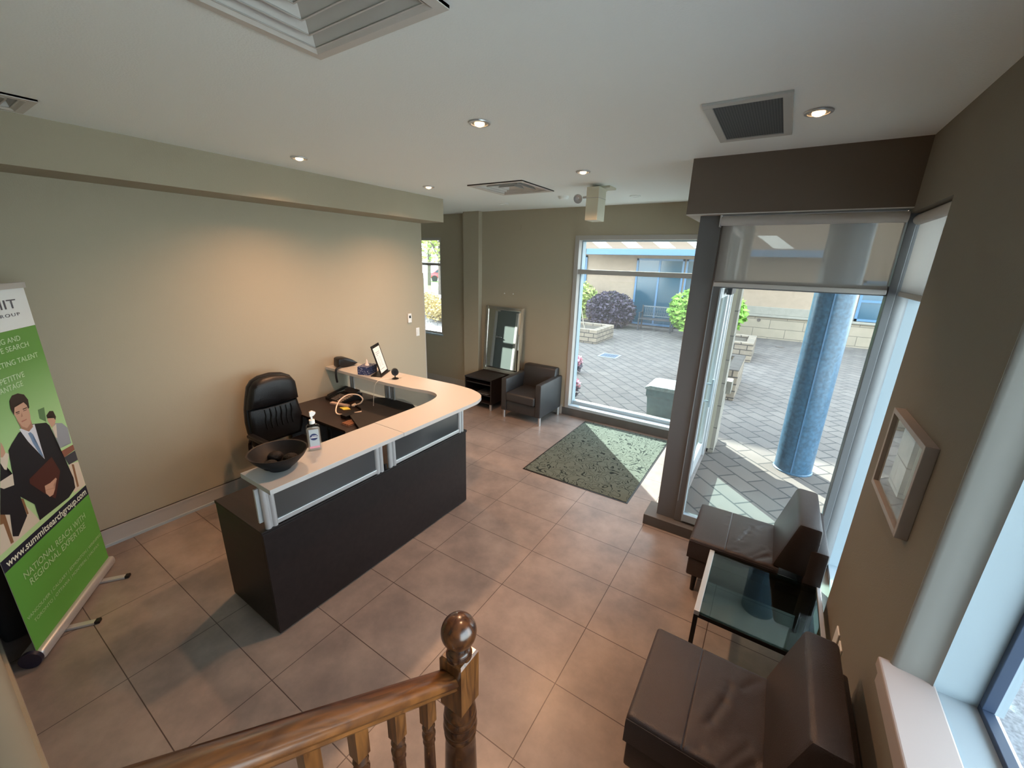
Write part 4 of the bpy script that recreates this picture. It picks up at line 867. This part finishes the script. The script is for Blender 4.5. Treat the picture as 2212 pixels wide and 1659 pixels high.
ART=[
('green_dark',[(0.236,1.347),(0.176,1.344),(0.198,1.252),(0.246,1.293)]),
('paper',[(0.124,0.916),(0.014,0.887),(0.024,0.702),(0.157,0.715)]),
('wood',[(0.097,0.902),(0.075,0.891),(0.093,0.732),(0.113,0.734)]),
('paper',[(0.7,1.034),(0.613,0.975),(0.51,0.733),(0.839,0.734)]),
('wood',[(0.587,0.93),(0.569,0.919),(0.571,0.821),(0.585,0.822)]),
('wood',[(0.749,0.929),(0.72,0.917),(0.732,0.741),(0.753,0.745),(0.75,0.872),(0.772,0.88)]),
('greysuit',[(0.127,1.216),(0.064,1.192),(0.024,1.142),(0.036,1.033),(0.108,1.052),(0.154,1.048),(0.153,1.113),(0.172,1.186)]),
('paper',[(0.167,1.196),(0.119,1.209),(0.15,1.12),(0.163,1.13)]),
('skin',[(0.179,1.276),(0.143,1.282),(0.121,1.254),(0.112,1.234),(0.132,1.21),(0.17,1.201),(0.179,1.232),(0.185,1.255)]),
('hair',[(0.183,1.289),(0.143,1.306),(0.11,1.295),(0.101,1.25),(0.116,1.234),(0.123,1.25),(0.143,1.281),(0.181,1.27)]),
('wood2',[(0.164,1.028),(0.019,1.017),(0.018,0.977),(0.145,0.977),(0.171,1.002)]),
('suit2',[(0.145,0.977),(0.017,0.972),(0.022,0.9),(0.125,0.912)]),
('suit',[(0.623,1.201),(0.608,1.102),(0.577,1.072),(0.613,0.975),(0.587,0.93),(0.588,0.817),(0.691,0.75),(0.726,0.774),(0.693,0.892),(0.749,0.929)]),
('paper',[(0.675,1.089),(0.579,1.087),(0.595,1.023),(0.671,1.041),(0.689,1.059)]),
('paper',[(0.609,1.229),(0.574,1.213),(0.558,1.198),(0.61,1.125),(0.623,1.135),(0.633,1.179)]),
('skin',[(0.584,1.283),(0.577,1.253),(0.578,1.214),(0.606,1.2),(0.62,1.207)]),
('suit',[(0.442,1.279),(0.324,1.286),(0.205,1.25),(0.184,1.222),(0.179,1.06),(0.145,0.977),(0.122,0.811),(0.136,0.743),(0.222,0.719),(0.514,0.736),(0.509,0.844),(0.613,0.975),(0.584,1.076),(0.554,1.217),(0.515,1.242)]),
('shirt',[(0.431,1.296),(0.335,1.274),(0.304,1.278),(0.312,1.19),(0.316,1.048),(0.341,1.095),(0.398,1.205)]),
('neck',[(0.426,1.354),(0.321,1.314),(0.322,1.268),(0.365,1.254),(0.412,1.291)]),
('tie',[(0.378,1.248),(0.356,1.248),(0.342,1.226),(0.355,1.205),(0.326,1.127),(0.318,1.057),(0.342,1.094),(0.366,1.176),(0.371,1.215)]),
('skin',[(0.429,1.426),(0.392,1.445),(0.33,1.434),(0.307,1.397),(0.313,1.341),(0.33,1.295),(0.371,1.279),(0.402,1.302),(0.42,1.345),(0.429,1.387)]),
('hair',[(0.43,1.468),(0.398,1.492),(0.352,1.491),(0.308,1.47),(0.29,1.432),(0.301,1.384),(0.314,1.382),(0.315,1.411),(0.332,1.429),(0.384,1.442),(0.41,1.423),(0.432,1.384),(0.44,1.423)]),
('hair',[(0.415,1.396),(0.384,1.392),(0.385,1.387),(0.415,1.39)]),
('hair',[(0.355,1.396),(0.319,1.393),(0.32,1.388),(0.355,1.39)]),
('brow',[(0.413,1.386),(0.388,1.383),(0.39,1.379),(0.412,1.382)]),
('brow',[(0.356,1.385),(0.326,1.382),(0.328,1.378),(0.356,1.381)]),
('neck',[(0.371,1.38),(0.374,1.355),(0.39,1.356)]),
('lips',[(0.397,1.333),(0.351,1.331),(0.355,1.326),(0.395,1.326)]),
('folder',[(0.486,1.0),(0.257,1.035),(0.225,0.917),(0.34,0.781),(0.408,0.854),(0.493,0.974)]),
('skin',[(0.391,0.901),(0.343,0.894),(0.282,0.899),(0.276,0.888),(0.319,0.868),(0.32,0.836),(0.348,0.815),(0.381,0.818),(0.402,0.855)]),
('neck',[(0.396,0.875),(0.319,0.848),(0.32,0.845),(0.396,0.872)]),
]

for i, (n_, pl_) in enumerate(ART):
    b = bmn(); o_ = .0003+.00012*i
    vs = [b.verts.new(bp_(max(.024, s), max(.70, z), o_)) for s, z in pl_]; f = b.faces.new(vs)
    bmesh.ops.triangulate(b, faces=[f]); obj({'suit': 'printed_suit', 'skin': 'printed_skin', 'hair': 'printed_hair', 'paper': 'printed_room', 'wood': 'printed_chair'}.get(n_, 'printed_'+n_), b, bmatte(n_, ART_C[n_]), t)
RD = -D_; UP = Vector((0, 0, 1))
def bt(s, sr, z, h, mat, name='lettering', sl=None, bold=0, spacing=1):
    return text(name, s, mat, t, bp_(sr, z, .001), RD, UP, width=None if sl is None else sl-sr, height=h, align='R', bold=bold, spacing=spacing)
T_gr = bmatte('text_grey', (.10, .10, .12)); T_wh = bmatte('text_white', (.72, .80, .70)); T_pale = bmatte('text_palegreen', (.36, .56, .30)); T_lg = bmatte('text_lightgreen', (.55, .72, .48))
bt('SUMMIT', .129, 1.962, .052, T_gr, sl=.60)
bt('SEARCH GROUP', .127, 1.917, .018, T_gr, sl=.60, spacing=1.3)
bt('RECRUITING AND', .189, 1.776, .030, T_lg, sl=.60); bt('EXECUTIVE SEARCH', .137, 1.729, .030, T_lg, sl=.615)
bt('CONNECTING TALENT', .086, 1.652, .030, T_lg, sl=.62)
bt('COMPETITIVE', .252, 1.567, .032, T_lg, sl=.57); bt('ADVANTAGE', .287, 1.520, .032, T_lg, sl=.57)
bt('www.summitsearchgroup.com', .046, .645, .044, T_wh, sl=.826, bold=.012)
bt('NATIONAL REACH WITH', .130, .503, .042, T_pale, sl=.752); bt('REGIONAL EXPERTISE', .158, .443, .042, T_pale, sl=.728)
bt('VANCOUVER | CALGARY | EDMONTON | WINNIPEG', .036, .287, .021, T_pale, sl=.832); bt('TORONTO | OTTAWA | MONTREAL | HALIFAX', .084, .237, .021, T_pale, sl=.795)
b = bmn(); bslab(b, .015, .858, 2.072, 2.105, -.012, .010); obj('top_bar', b, M_alup, t)
b = bmn(); box(b, -.430, .430, -.075, .030, .018, .085, .022, 4); M_ = Matrix.Identity(4)
for i in range(3): M_[i][0] = D_[i]; M_[i][1] = N_[i]; M_[i][3] = bp_(.43, 0)[i]
xf(b, M_); obj('base_cassette', b, M_alup, t, smooth=True)
b = bmn(); cyl(b, (.428, -.022, .052), (.452, -.022, .052), .050, n=24); xf(b, M_); obj('end_cap', b, pbr('end_cap_navy', (.01, .012, .03), .4), t, smooth=True)
for s in (.20, .62):
    b = bmn(); box(b, s-.43-.018, s-.43+.018, -.12, .150, .0005, .018, .003); xf(b, M_); ft = obj('foot', b, M_alup, t)
    b = bmn(); box(b, s-.43-.019, s-.43+.019, .150, .178, .0005, .022, .006); xf(b, M_); obj('foot_tip', b, M_black, ft)
b = bmn(); cyl(b, bp_(.43, .06, -.02), bp_(.43, 2.08, -.02), .010, n=10); obj('support_pole', b, M_alup, t)
# black case behind the banner
t = thing('black_case', 'black fabric case standing in the corner behind the banner\'s left edge', 'case', (-1.75, -3.3, 0))
b = bmn(); box(b, -2.12, -1.52, -3.435, -3.24, .0, .72, .03, 3); obj('case_body', b, M_blackm, t, smooth=True)
b = bmn(); tube(b, catmull([(-1.85, -3.33, .735), (-1.82, -3.33, .78), (-1.70, -3.33, .78), (-1.67, -3.33, .735)], 6), .010, 8); obj('handle', b, M_black, t, smooth=True)

# ---- stair railing in the foreground
t = thing('stair_railing', 'turned oak stair railing with a ball-topped newel post in the foreground', 'railing', (1.368, -2.627, 0))
NX, NY = 1.368, -2.627; hs = .0443
def sqlathe(bm, c, h, z0, z1, ch=.014, bot=True, top=True):
    prof = []
    if bot: prof.append((h*.62, z0-ch))
    prof += [(h, z0), (h, z1)]
    if top: prof.append((h*.86, z1+ch*.35))
    rings = [[bm.verts.new((c[0]+sx*r, c[1]+sy*r, z)) for sx, sy in ((-1, -1), (1, -1), (1, 1), (-1, 1))] for r, z in prof]
    for a, c_ in zip(rings, rings[1:]):
        for i in range(4): bm.faces.new((a[i], a[(i+1) % 4], c_[(i+1) % 4], c_[i]))
    bm.faces.new(rings[0][::-1]); bm.faces.new(rings[-1]); bmesh.ops.recalc_face_normals(bm, faces=bm.faces)
nw = bmn(); sqlathe(nw, (NX, NY), hs, .905, 1.098, .022); nb = obj('newel_post', nw, M_oakv, t)
b = bmn(); lathe(b, [(.040, 1.095), (.043, 1.102), (.041, 1.110), (.034, 1.113), (.034, 1.119), (.030, 1.124), (.022, 1.128), (.020, 1.134), (.026, 1.140)] +
                 [(.0565*math.cos(a), 1.193+.0565*math.sin(a)) for a in [math.radians(-60+10*k) for k in range(15)]], (NX, NY, 0), n=40); obj('ball_finial', b, M_oakt, nb, smooth=True)
b = bmn(); lathe(b, [(.036, .33), (.052, .35), (.056, .45), (.057, .56), (.053, .70), (.050, .745), (.054, .752), (.055, .765), (.051, .772), (.055, .782), (.058, .795), (.055, .808), (.052, .815), (.056, .826), (.056, .838), (.051, .848), (.054, .858), (.052, .872), (.046, .885), (.042, .905)], (NX, NY, 0), n=36); obj('turned_shaft', b, M_oakt, nb, smooth=True)
b = bmn(); sqlathe(b, (NX, NY), hs, 0.001, .34, .02, bot=False); obj('square_base', b, M_oakv, nb)
# handrail: moulded section sheared along the stair slope
SL = -.772; ys = [-2.671, -5.0]
prof = [(1.325, -.008), (1.332, .004), (1.345, .010), (1.362, .0125), (1.380, .011), (1.393, .005), (1.401, -.004), (1.403, -.016), (1.399, -.026), (1.394, -.030), (1.396, -.040), (1.392, -.048), (1.385, -.052), (1.340, -.052), (1.333, -.048), (1.329, -.040), (1.331, -.030), (1.326, -.022)]
b = bmn(); rings = [[b.verts.new((x, y, 1.050+dz+SL*(y+2.67))) for x, dz in prof] for y in (ys[0], -3.2, -3.8, ys[1])]
for a, c in zip(rings, rings[1:]):
    for i in range(len(prof)): b.faces.new((a[i], a[(i+1) % len(prof)], c[(i+1) % len(prof)], c[i]))
b.faces.new(rings[0]); b.faces.new(rings[-1][::-1]); bmesh.ops.recalc_face_normals(b, faces=b.faces); obj('handrail', b, M_orange, t, smooth=True)
for k in range(13):
    y = -2.770-.1125*k; zt = 1.0-.0+SL*(y+2.67); step = min(6, max(1, int((-2.74-y)/.235)+1)) if y < -2.74 else 1; zb = .178*step
    b = bmn(); h = .0172
    sqlathe(b, (1.366, y), h, zt-.100, zt+.012, .010, top=False); p1 = obj('baluster', b, M_oakv, t)
    z = zt-.11
    b = bmn(); lathe(b, [(.008, zb+.012), (.016, zb+.02), (.017, zb+.12), (.0185, z-.35), (.018, z-.20), (.0165, z-.085), (.0165, z-.078), (.019, z-.070), (.0165, z-.062), (.0195, z-.050), (.0205, z-.038), (.0165, z-.028), (.0165, z-.018), (.0195, z-.010), (.014, z+.004)], (1.366, y, 0), n=20); obj('baluster_turning', b, M_oakt, p1, smooth=True)
    b = bmn(); box(b, 1.366-h, 1.366+h, y-h, y+h, zb+.0005, zb+.08); obj('baluster_foot', b, M_oakv, p1)
# =================================================================== OUTSIDE
G = -.05
b = bmn(); box(b, -11, 9.5, -12, 14.5, -.35, G); struct('ground_paving', b, M_pave)
b = bmn(); box(b, -60, -11, -30, 60, -.35, G-.01); box(b, -11, 60, 14.5, 60, -.35, G-.01); box(b, 9.5, 60, -30, 14.5, -.35, G-.01); struct('ground_beyond', b, M_road)
b = bmn(); box(b, 3.45, 6.3, -12, .2, -.05, G+.012); struct('ground_asphalt', b, M_asph)
b = bmn(); box(b, 6.3, 30, -25, 2.4, -.05, G+.013); struct('ground_bounce_concrete', b, M_road)  # unseen bright ground added to bounce sunlight up through the side windows
b = bmn(); prism(b, [(3.25, -12), (3.45, -12), (3.45, .2), (3.25, .05)], G, G+.015); struct('trim_12', b, M_road)
# tall building across the courtyard
t = thing('facing_building', 'peach stucco building with stone base and blue-framed windows across the courtyard', 'building', (-2, 13.2, G))
BX0, BX1, BYF, BH = -12.3, 8.6, 13.15, 9.75
b = bmn(); box(b, BX0, BX1, BYF, BYF+7, .72, BH); obj('wall', b, M_stucco, t)
b = bmn(); box(b, .35, BX1, BYF-.03, BYF+.5, G, .70); obj('stone_base', b, M_stone, t)
b = bmn(); box(b, .30, BX1, BYF-.09, BYF+.05, .68, .76, .02); obj('stone_ledge', b, M_cap, t)
b = bmn(); box(b, .30, BX1, BYF-.015, BYF+.05, .76, 1.02, .01); obj('plinth_band', b, M_cap, t)
b = bmn(); box(b, BX0, -3.0, BYF-.02, BYF+.5, G, .73); obj('wall_base', b, M_stucco, t)
def bwin(x0, x1, z0, z1, y=BYF, nx=2, nz=1, name='window'):
    f = bmn(); d = .07
    box(f, x0, x1, y-.05, y+.02, z0, z0+d); box(f, x0, x1, y-.05, y+.02, z1-d, z1); box(f, x0, x0+d, y-.05, y+.02, z0, z1); box(f, x1-d, x1, y-.05, y+.02, z0, z1)
    for i in range(1, nx): x = x0+(x1-x0)*i/nx; box(f, x-d/2, x+d/2, y-.045, y+.02, z0, z1)
    for i in range(1, nz): z = z0+(z1-z0)*i/nz; box(f, x0, x1, y-.045, y+.02, z-d/2, z+d/2)
    o = obj(name, f, M_bluem, t); g = bmn(); box(g, x0+d/2, x1-d/2, y-.02, y-.012, z0+d/2, z1-d/2); obj('pane', g, M_bwin, o)
bwin(-2.88, -1.12, G+.05, 2.52, nx=2); bwin(-1.06, .30, G+.05, 2.52, nx=2)
bwin(4.08, 5.0, .78, 2.0, nx=1, nz=2); bwin(6.2, 7.2, .78, 2.0, nx=1); bwin(-5.6, -4.95, 0.2, 2.6, nx=1)
for x in (-10, -7, -4, -1, 2, 5): bwin(x, x+1.6, 4.6, 6.4, nx=2)
b = bmn(); box(b, -4.62, 3.2, BYF-1.0, BYF-.92, 2.62, 2.83, .01); obj('fascia_beam', b, M_bluem, t)
b = bmn(); box(b, -5.4, 3.3, BYF-.92, BYF+.02, 2.83, 3.60); obj('upper_fascia', b, pbr('fascia_peach', (.20, .145, .105), .9), t)
M_pale = pbr('sun_streak_paint', (.66, .63, .58), .5)  # sun streaks on the fascia, painted as pale flat patches
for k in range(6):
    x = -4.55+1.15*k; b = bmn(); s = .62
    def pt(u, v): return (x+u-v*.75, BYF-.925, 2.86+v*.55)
    quad(b, [pt(.42, .02), pt(.95, .02), pt(.95, .72), pt(.42, .72)]); obj('painted_sun_streak', b, M_pale, t)
b = bmn(); cyl(b, (1.55, BYF-.04, .56), (1.55, BYF-.02, .56), .06, n=16); obj('wall_lamp', b, M_bark, t)

# round column outside the corner window
t = thing('round_column', 'tall round blue metal-clad column standing just outside the corner window', 'column', (2.525, 2.27, G))
b = bmn(); cyl(b, (2.525, 2.27, G), (2.525, 2.27, 3.05), .193, n=48); obj('column_shaft', b, M_colm, t, smooth=True)
b = bmn(); dv = Vector((CAM.x-2.525, CAM.y-2.27, 0)).normalized(); pv = Vector((2.525, 2.27, 0))+dv*.194; box(b, -.007, .007, -.007, .007, G, 3.05); xf(b, Matrix.Translation((2.525+.1905*math.cos(math.radians(-96)), 2.27+.1905*math.sin(math.radians(-96)), 0))); obj('cladding_seam', b, M_bluem, t)
b = bmn(); lathe(b, [(.205, 0), (.205, .012), (.195, .02)], (2.525, 2.27, G), n=48); obj('base_ring', b, M_colm, t, smooth=True)

def planter(x0, x1, y0, y1, h, label, seed):
    t = thing('stone_planter', label, 'planter', ((x0+x1)/2, (y0+y1)/2, G), 'stone block planters in the courtyard')
    b = bmn(); w_ = .2
    for a in ((x0, x1, y0, y0+w_), (x0, x1, y1-w_, y1), (x0, x0+w_, y0+w_, y1-w_), (x1-w_, x1, y0+w_, y1-w_)): box(b, *a, G, G+h, .015)
    obj('block_wall', b, M_plant, t)
    b = bmn(); box(b, x0+w_, x1-w_, y0+w_, y1-w_, G, G+h-.08); obj('soil', b, M_soil, t)
    return t
planter(-3.9, -2.39, 8.2, 9.7, .42, 'square stone-block planter seen low at the left of the tall window', 1)
planter(.6, 1.68, 8.5, 10.0, .50, 'stone-block planter farthest along, seen through the corner window', 2)
planter(.62, 1.645, 4.75, 6.3, .58, 'stone-block planter nearest the door, half hidden behind the stone pier', 3)
b = bmn(); tube(b, catmull([(1.50, 8.8, .3), (1.50, 8.75, .48), (1.53, 8.7, .60)], 5), .012, 6); tag(obj('bare_twig', b, M_bark, smooth=True), 'short dark bare twig sticking out of the farther planter', 'twig')
b = bmn(); tube(b, catmull([(-2.9, 8.5, .25), (-3.0, 8.5, .6), (-3.08, 8.5, .95), (-3.2, 8.5, 1.3)], 5), .015, 6); tag(obj('thin_stem', b, pbr('pale_stem', (.24, .20, .15), .8), smooth=True), 'thin pale leaning stem growing from the planter left of the tall window', 'plant stem')
def shrub(name, label, cat, c, rad, n, size, mat, seed, trunk=True, shell=.35, group=None):
    t = thing(name, label, cat, (c[0], c[1], G), group)
    b = bmn(); leaves(b, c, rad, n, size, seed, shell); obj('foliage', b, mat, t)
    if trunk:
        b = bmn()
        for k in range(4):
            a = k*1.6+seed; tube(b, catmull([(c[0]+.05*math.cos(a), c[1]+.05*math.sin(a), G), (c[0]+rad[0]*.25*math.cos(a), c[1]+rad[1]*.25*math.sin(a), c[2]*.6), (c[0]+rad[0]*.5*math.cos(a), c[1]+rad[1]*.5*math.sin(a), c[2])], 4), .022, 6)
        obj('stem', b, M_bark, t, smooth=True)
    return t
shrub('purple_shrub', 'wide rounded dark purple shrub before the peach wall', 'shrub', (-3.35, 11.9, .58), (.98, .7, .72), 5200, .075, M_lf2, 5, shell=.15)
shrub('green_shrub', 'pale green shrub at the far left edge of the tall window', 'shrub', (-4.75, 12.2, .85), (.75, .5, .75), 1500, .09, M_lf3, 6)
shrub('green_tree', 'bright green broad-leaved bush seen on both sides of the grey pillar', 'bush', (.10, 11.2, .88), (1.18, .8, .78), 3000, .13, M_lf1, 7)
for i, (x, y, lab) in enumerate(((-1.50, 4.75, 'pink flowering plant farther up the left edge of the tall window'), (-.82, 3.05, 'pink flowering plant at the lower left corner of the tall window'))):
    t = thing('flowering_plant', lab, 'flowers', (x, y, G), 'pink flowers by the tall window')
    b = bmn(); leaves(b, (x, y, .12), (.16, .16, .16), 130, .05, 20+i, .1); obj('leaf_clump', b, M_lf2, t)
    b = bmn(); leaves(b, (x, y, .24), (.15, .15, .12), 160, .035, 30+i, .1, 1.8); obj('petals', b, M_lf5, t)
# bench
t = thing('mesh_bench', 'dark metal bench with a pale lattice back before the blue-framed window', 'bench', (-1.65, 12.1, G))
M_bench = pbr('bench_metal', (.02, .022, .025), .5)
b = bmn(); box(b, -2.24, -1.05, 11.85, 12.35, .36, .40, .006); obj('seat', b, M_bench, t)
for x in (-2.22, -1.07):
    for y in (11.88, 12.30): b = bmn(); box(b, x-.025, x+.025, y-.025, y+.025, G, .36 if y < 12 else .85); obj('leg', b, M_bench, t)
    b = bmn(); box(b, x-.03, x+.03, 11.88, 12.30, .58, .61); box(b, x-.02, x+.02, 11.88, 11.92, .40, .58); obj('armrest', b, M_bench, t)
b = bmn()
for k in range(17):
    x = -2.15+.063*k; tube(b, [(x, 12.31, .48), (x+.063, 12.31, .80)], .007, 4); tube(b, [(x+.063, 12.31, .48), (x, 12.31, .80)], .007, 4)
box(b, -2.2, -1.07, 12.30, 12.33, .79, .83); box(b, -2.2, -1.07, 12.30, 12.33, .45, .48); obj('lattice_back', b, pbr('bench_lattice', (.09, .10, .105), .5), t)
# litter bin
t = thing('litter_bin', 'grey-teal plastic litter bin with a pale lid just outside the tall window', 'bin', (.87, 2.92, G))
b = bmn(); loft2 = [(G, .50), (.36, .56), (.40, .60), (.50, .60)]
rings = [[b.verts.new((.87+sx*w_/2, 2.95+sy*w_*.42, z)) for sx, sy in ((-1, -1), (1, -1), (1, 1), (-1, 1))] for z, w_ in loft2]
for a, c in zip(rings, rings[1:]):
    for i in range(4): b.faces.new((a[i], a[(i+1) % 4], c[(i+1) % 4], c[i]))
b.faces.new(rings[0][::-1]); b.faces.new(rings[-1]); bmesh.ops.recalc_face_normals(b, faces=b.faces); obj('bin_body', b, M_teal, t)
b = bmn(); prism(b, [(.545, .50), (.56, .535), (.62, .56), (1.12, .56), (1.18, .535), (1.195, .50)], 2.67, 3.23, 'Y', bev=.008); obj('bin_lid', b, pbr('bin_lid_pale', (.13, .17, .175), .5, var=.3, scale=18), t)
# drain grate, small drain
t = thing('drain_grate', 'pale square drain grate set in the courtyard paving', 'drain', (-1.5, 6.9, G))
b = bmn()
for a in ((-1.75, -1.25, 6.68, 6.72), (-1.75, -1.25, 7.12, 7.16), (-1.75, -1.71, 6.72, 7.12), (-1.29, -1.25, 6.72, 7.12)): box(b, *a, G, G+.012)
obj('grate_frame', b, pbr('grate_pale', (.22, .23, .24), .6), t); b = bmn()
for k in range(8): box(b, -1.70+.052*k, -1.67+.052*k, 6.72, 7.12, G, G+.009)
obj('grate_bars', b, pbr('grate_blue_grey', (.08, .11, .15), .5), t)
b = bmn(); cyl(b, (2.3, 11.6, G), (2.3, 11.6, G+.01), .12, n=20); tag(obj('round_drain', b, M_bark), 'small round drain cover near the stone wall, seen through the corner window', 'drain')
# what the alcove window looks on to
b = bmn(); box(b, -60, -12, 20.5, 34, G-.01, G+.03); struct('ground_lawn', b, M_grass)
b = bmn(); prism(b, [(-60, 15.2), (-12.6, 15.2), (-12.6, 20.4), (-60, 20.4)], G-.01, G+.02); struct('ground_path', b, M_road)
t = thing('low_hedge', 'row of russet and yellow low shrubs seen through the alcove window', 'hedge', (-10.5, 10, G))
b = bmn()
for k in range(10): leaves(b, (-13.6+.55*k, 12.2-.45*k+.4*(k % 2), .30), (.5, .5, .40), 420, .07, 50+k, .1)
obj('foliage', b, M_lf4, t)
def tree(x, y, h, r, n, mat, seed, label):
    t = thing('leafy_tree', label, 'tree', (x, y, G), 'trees beyond the lawn')
    b = bmn(); tube(b, catmull([(x, y, G), (x+.1, y, h*.35), (x, y+.2, h*.7)], 5), .16, 8); rnd = random.Random(seed)
    for k in range(9):
        a = rnd.uniform(0, 6.28); tube(b, catmull([(x, y, h*.3+k*.12*h*.4), (x+r*.4*math.cos(a), y+r*.4*math.sin(a), h*.55+k*.03*h), (x+r*.8*math.cos(a), y+r*.8*math.sin(a), h*.75+.02*k*h)], 4), .045, 5)
    obj('trunk', b, M_bark, t, smooth=True)
    b = bmn(); leaves(b, (x, y, h*.68), (r, r, h*.42), n, .20, seed, .15); obj('crown', b, mat, t)
tree(-17.5, 17.8, 7.5, 3.4, 2200, M_lf3, 61, 'pale yellow-green tree filling the upper pane of the alcove window')
tree(-25.0, 24.5, 8.5, 4.2, 1800, M_lf1, 62, 'greener tree behind the first, through the alcove window')
tree(-31.0, 36.0, 9.0, 4.5, 1200, M_lf3, 63, 'farthest tree beyond the parked car, through the alcove window')
# parked red car
t = thing('red_car', 'red parked car glimpsed through the alcove window beyond the lawn', 'car', (-28.6, 31, G)); M_car = pbr('car_red', (.42, .03, .05), .25, coat=.5)
b = bmn(); prism(b, [(-2.1, .35), (-2.1, .85), (-1.5, .95), (-.9, 1.42), (.6, 1.45), (1.3, .98), (2.0, .90), (2.15, .35)], -.85, .85, 'Y', bev=.08); MC = Matrix.Translation((-28.6, 31, G)) @ Matrix.Rotation(.75, 4, 'Z'); xf(b, MC); obj('body', b, M_car, t, smooth=True)
b = bmn(); prism(b, [(-1.35, .96), (-.88, 1.36), (.55, 1.39), (1.1, .99)], -.87, .87, 'Y'); xf(b, MC); obj('side_glass', b, M_bwin, t)
for x in (-1.35, 1.35):
    for y in (-.80, .80): b = bmn(); cyl(b, (x, y-.1, .33), (x, y+.1, .33), .33, n=20); xf(b, MC); obj('wheel', b, M_black, t)
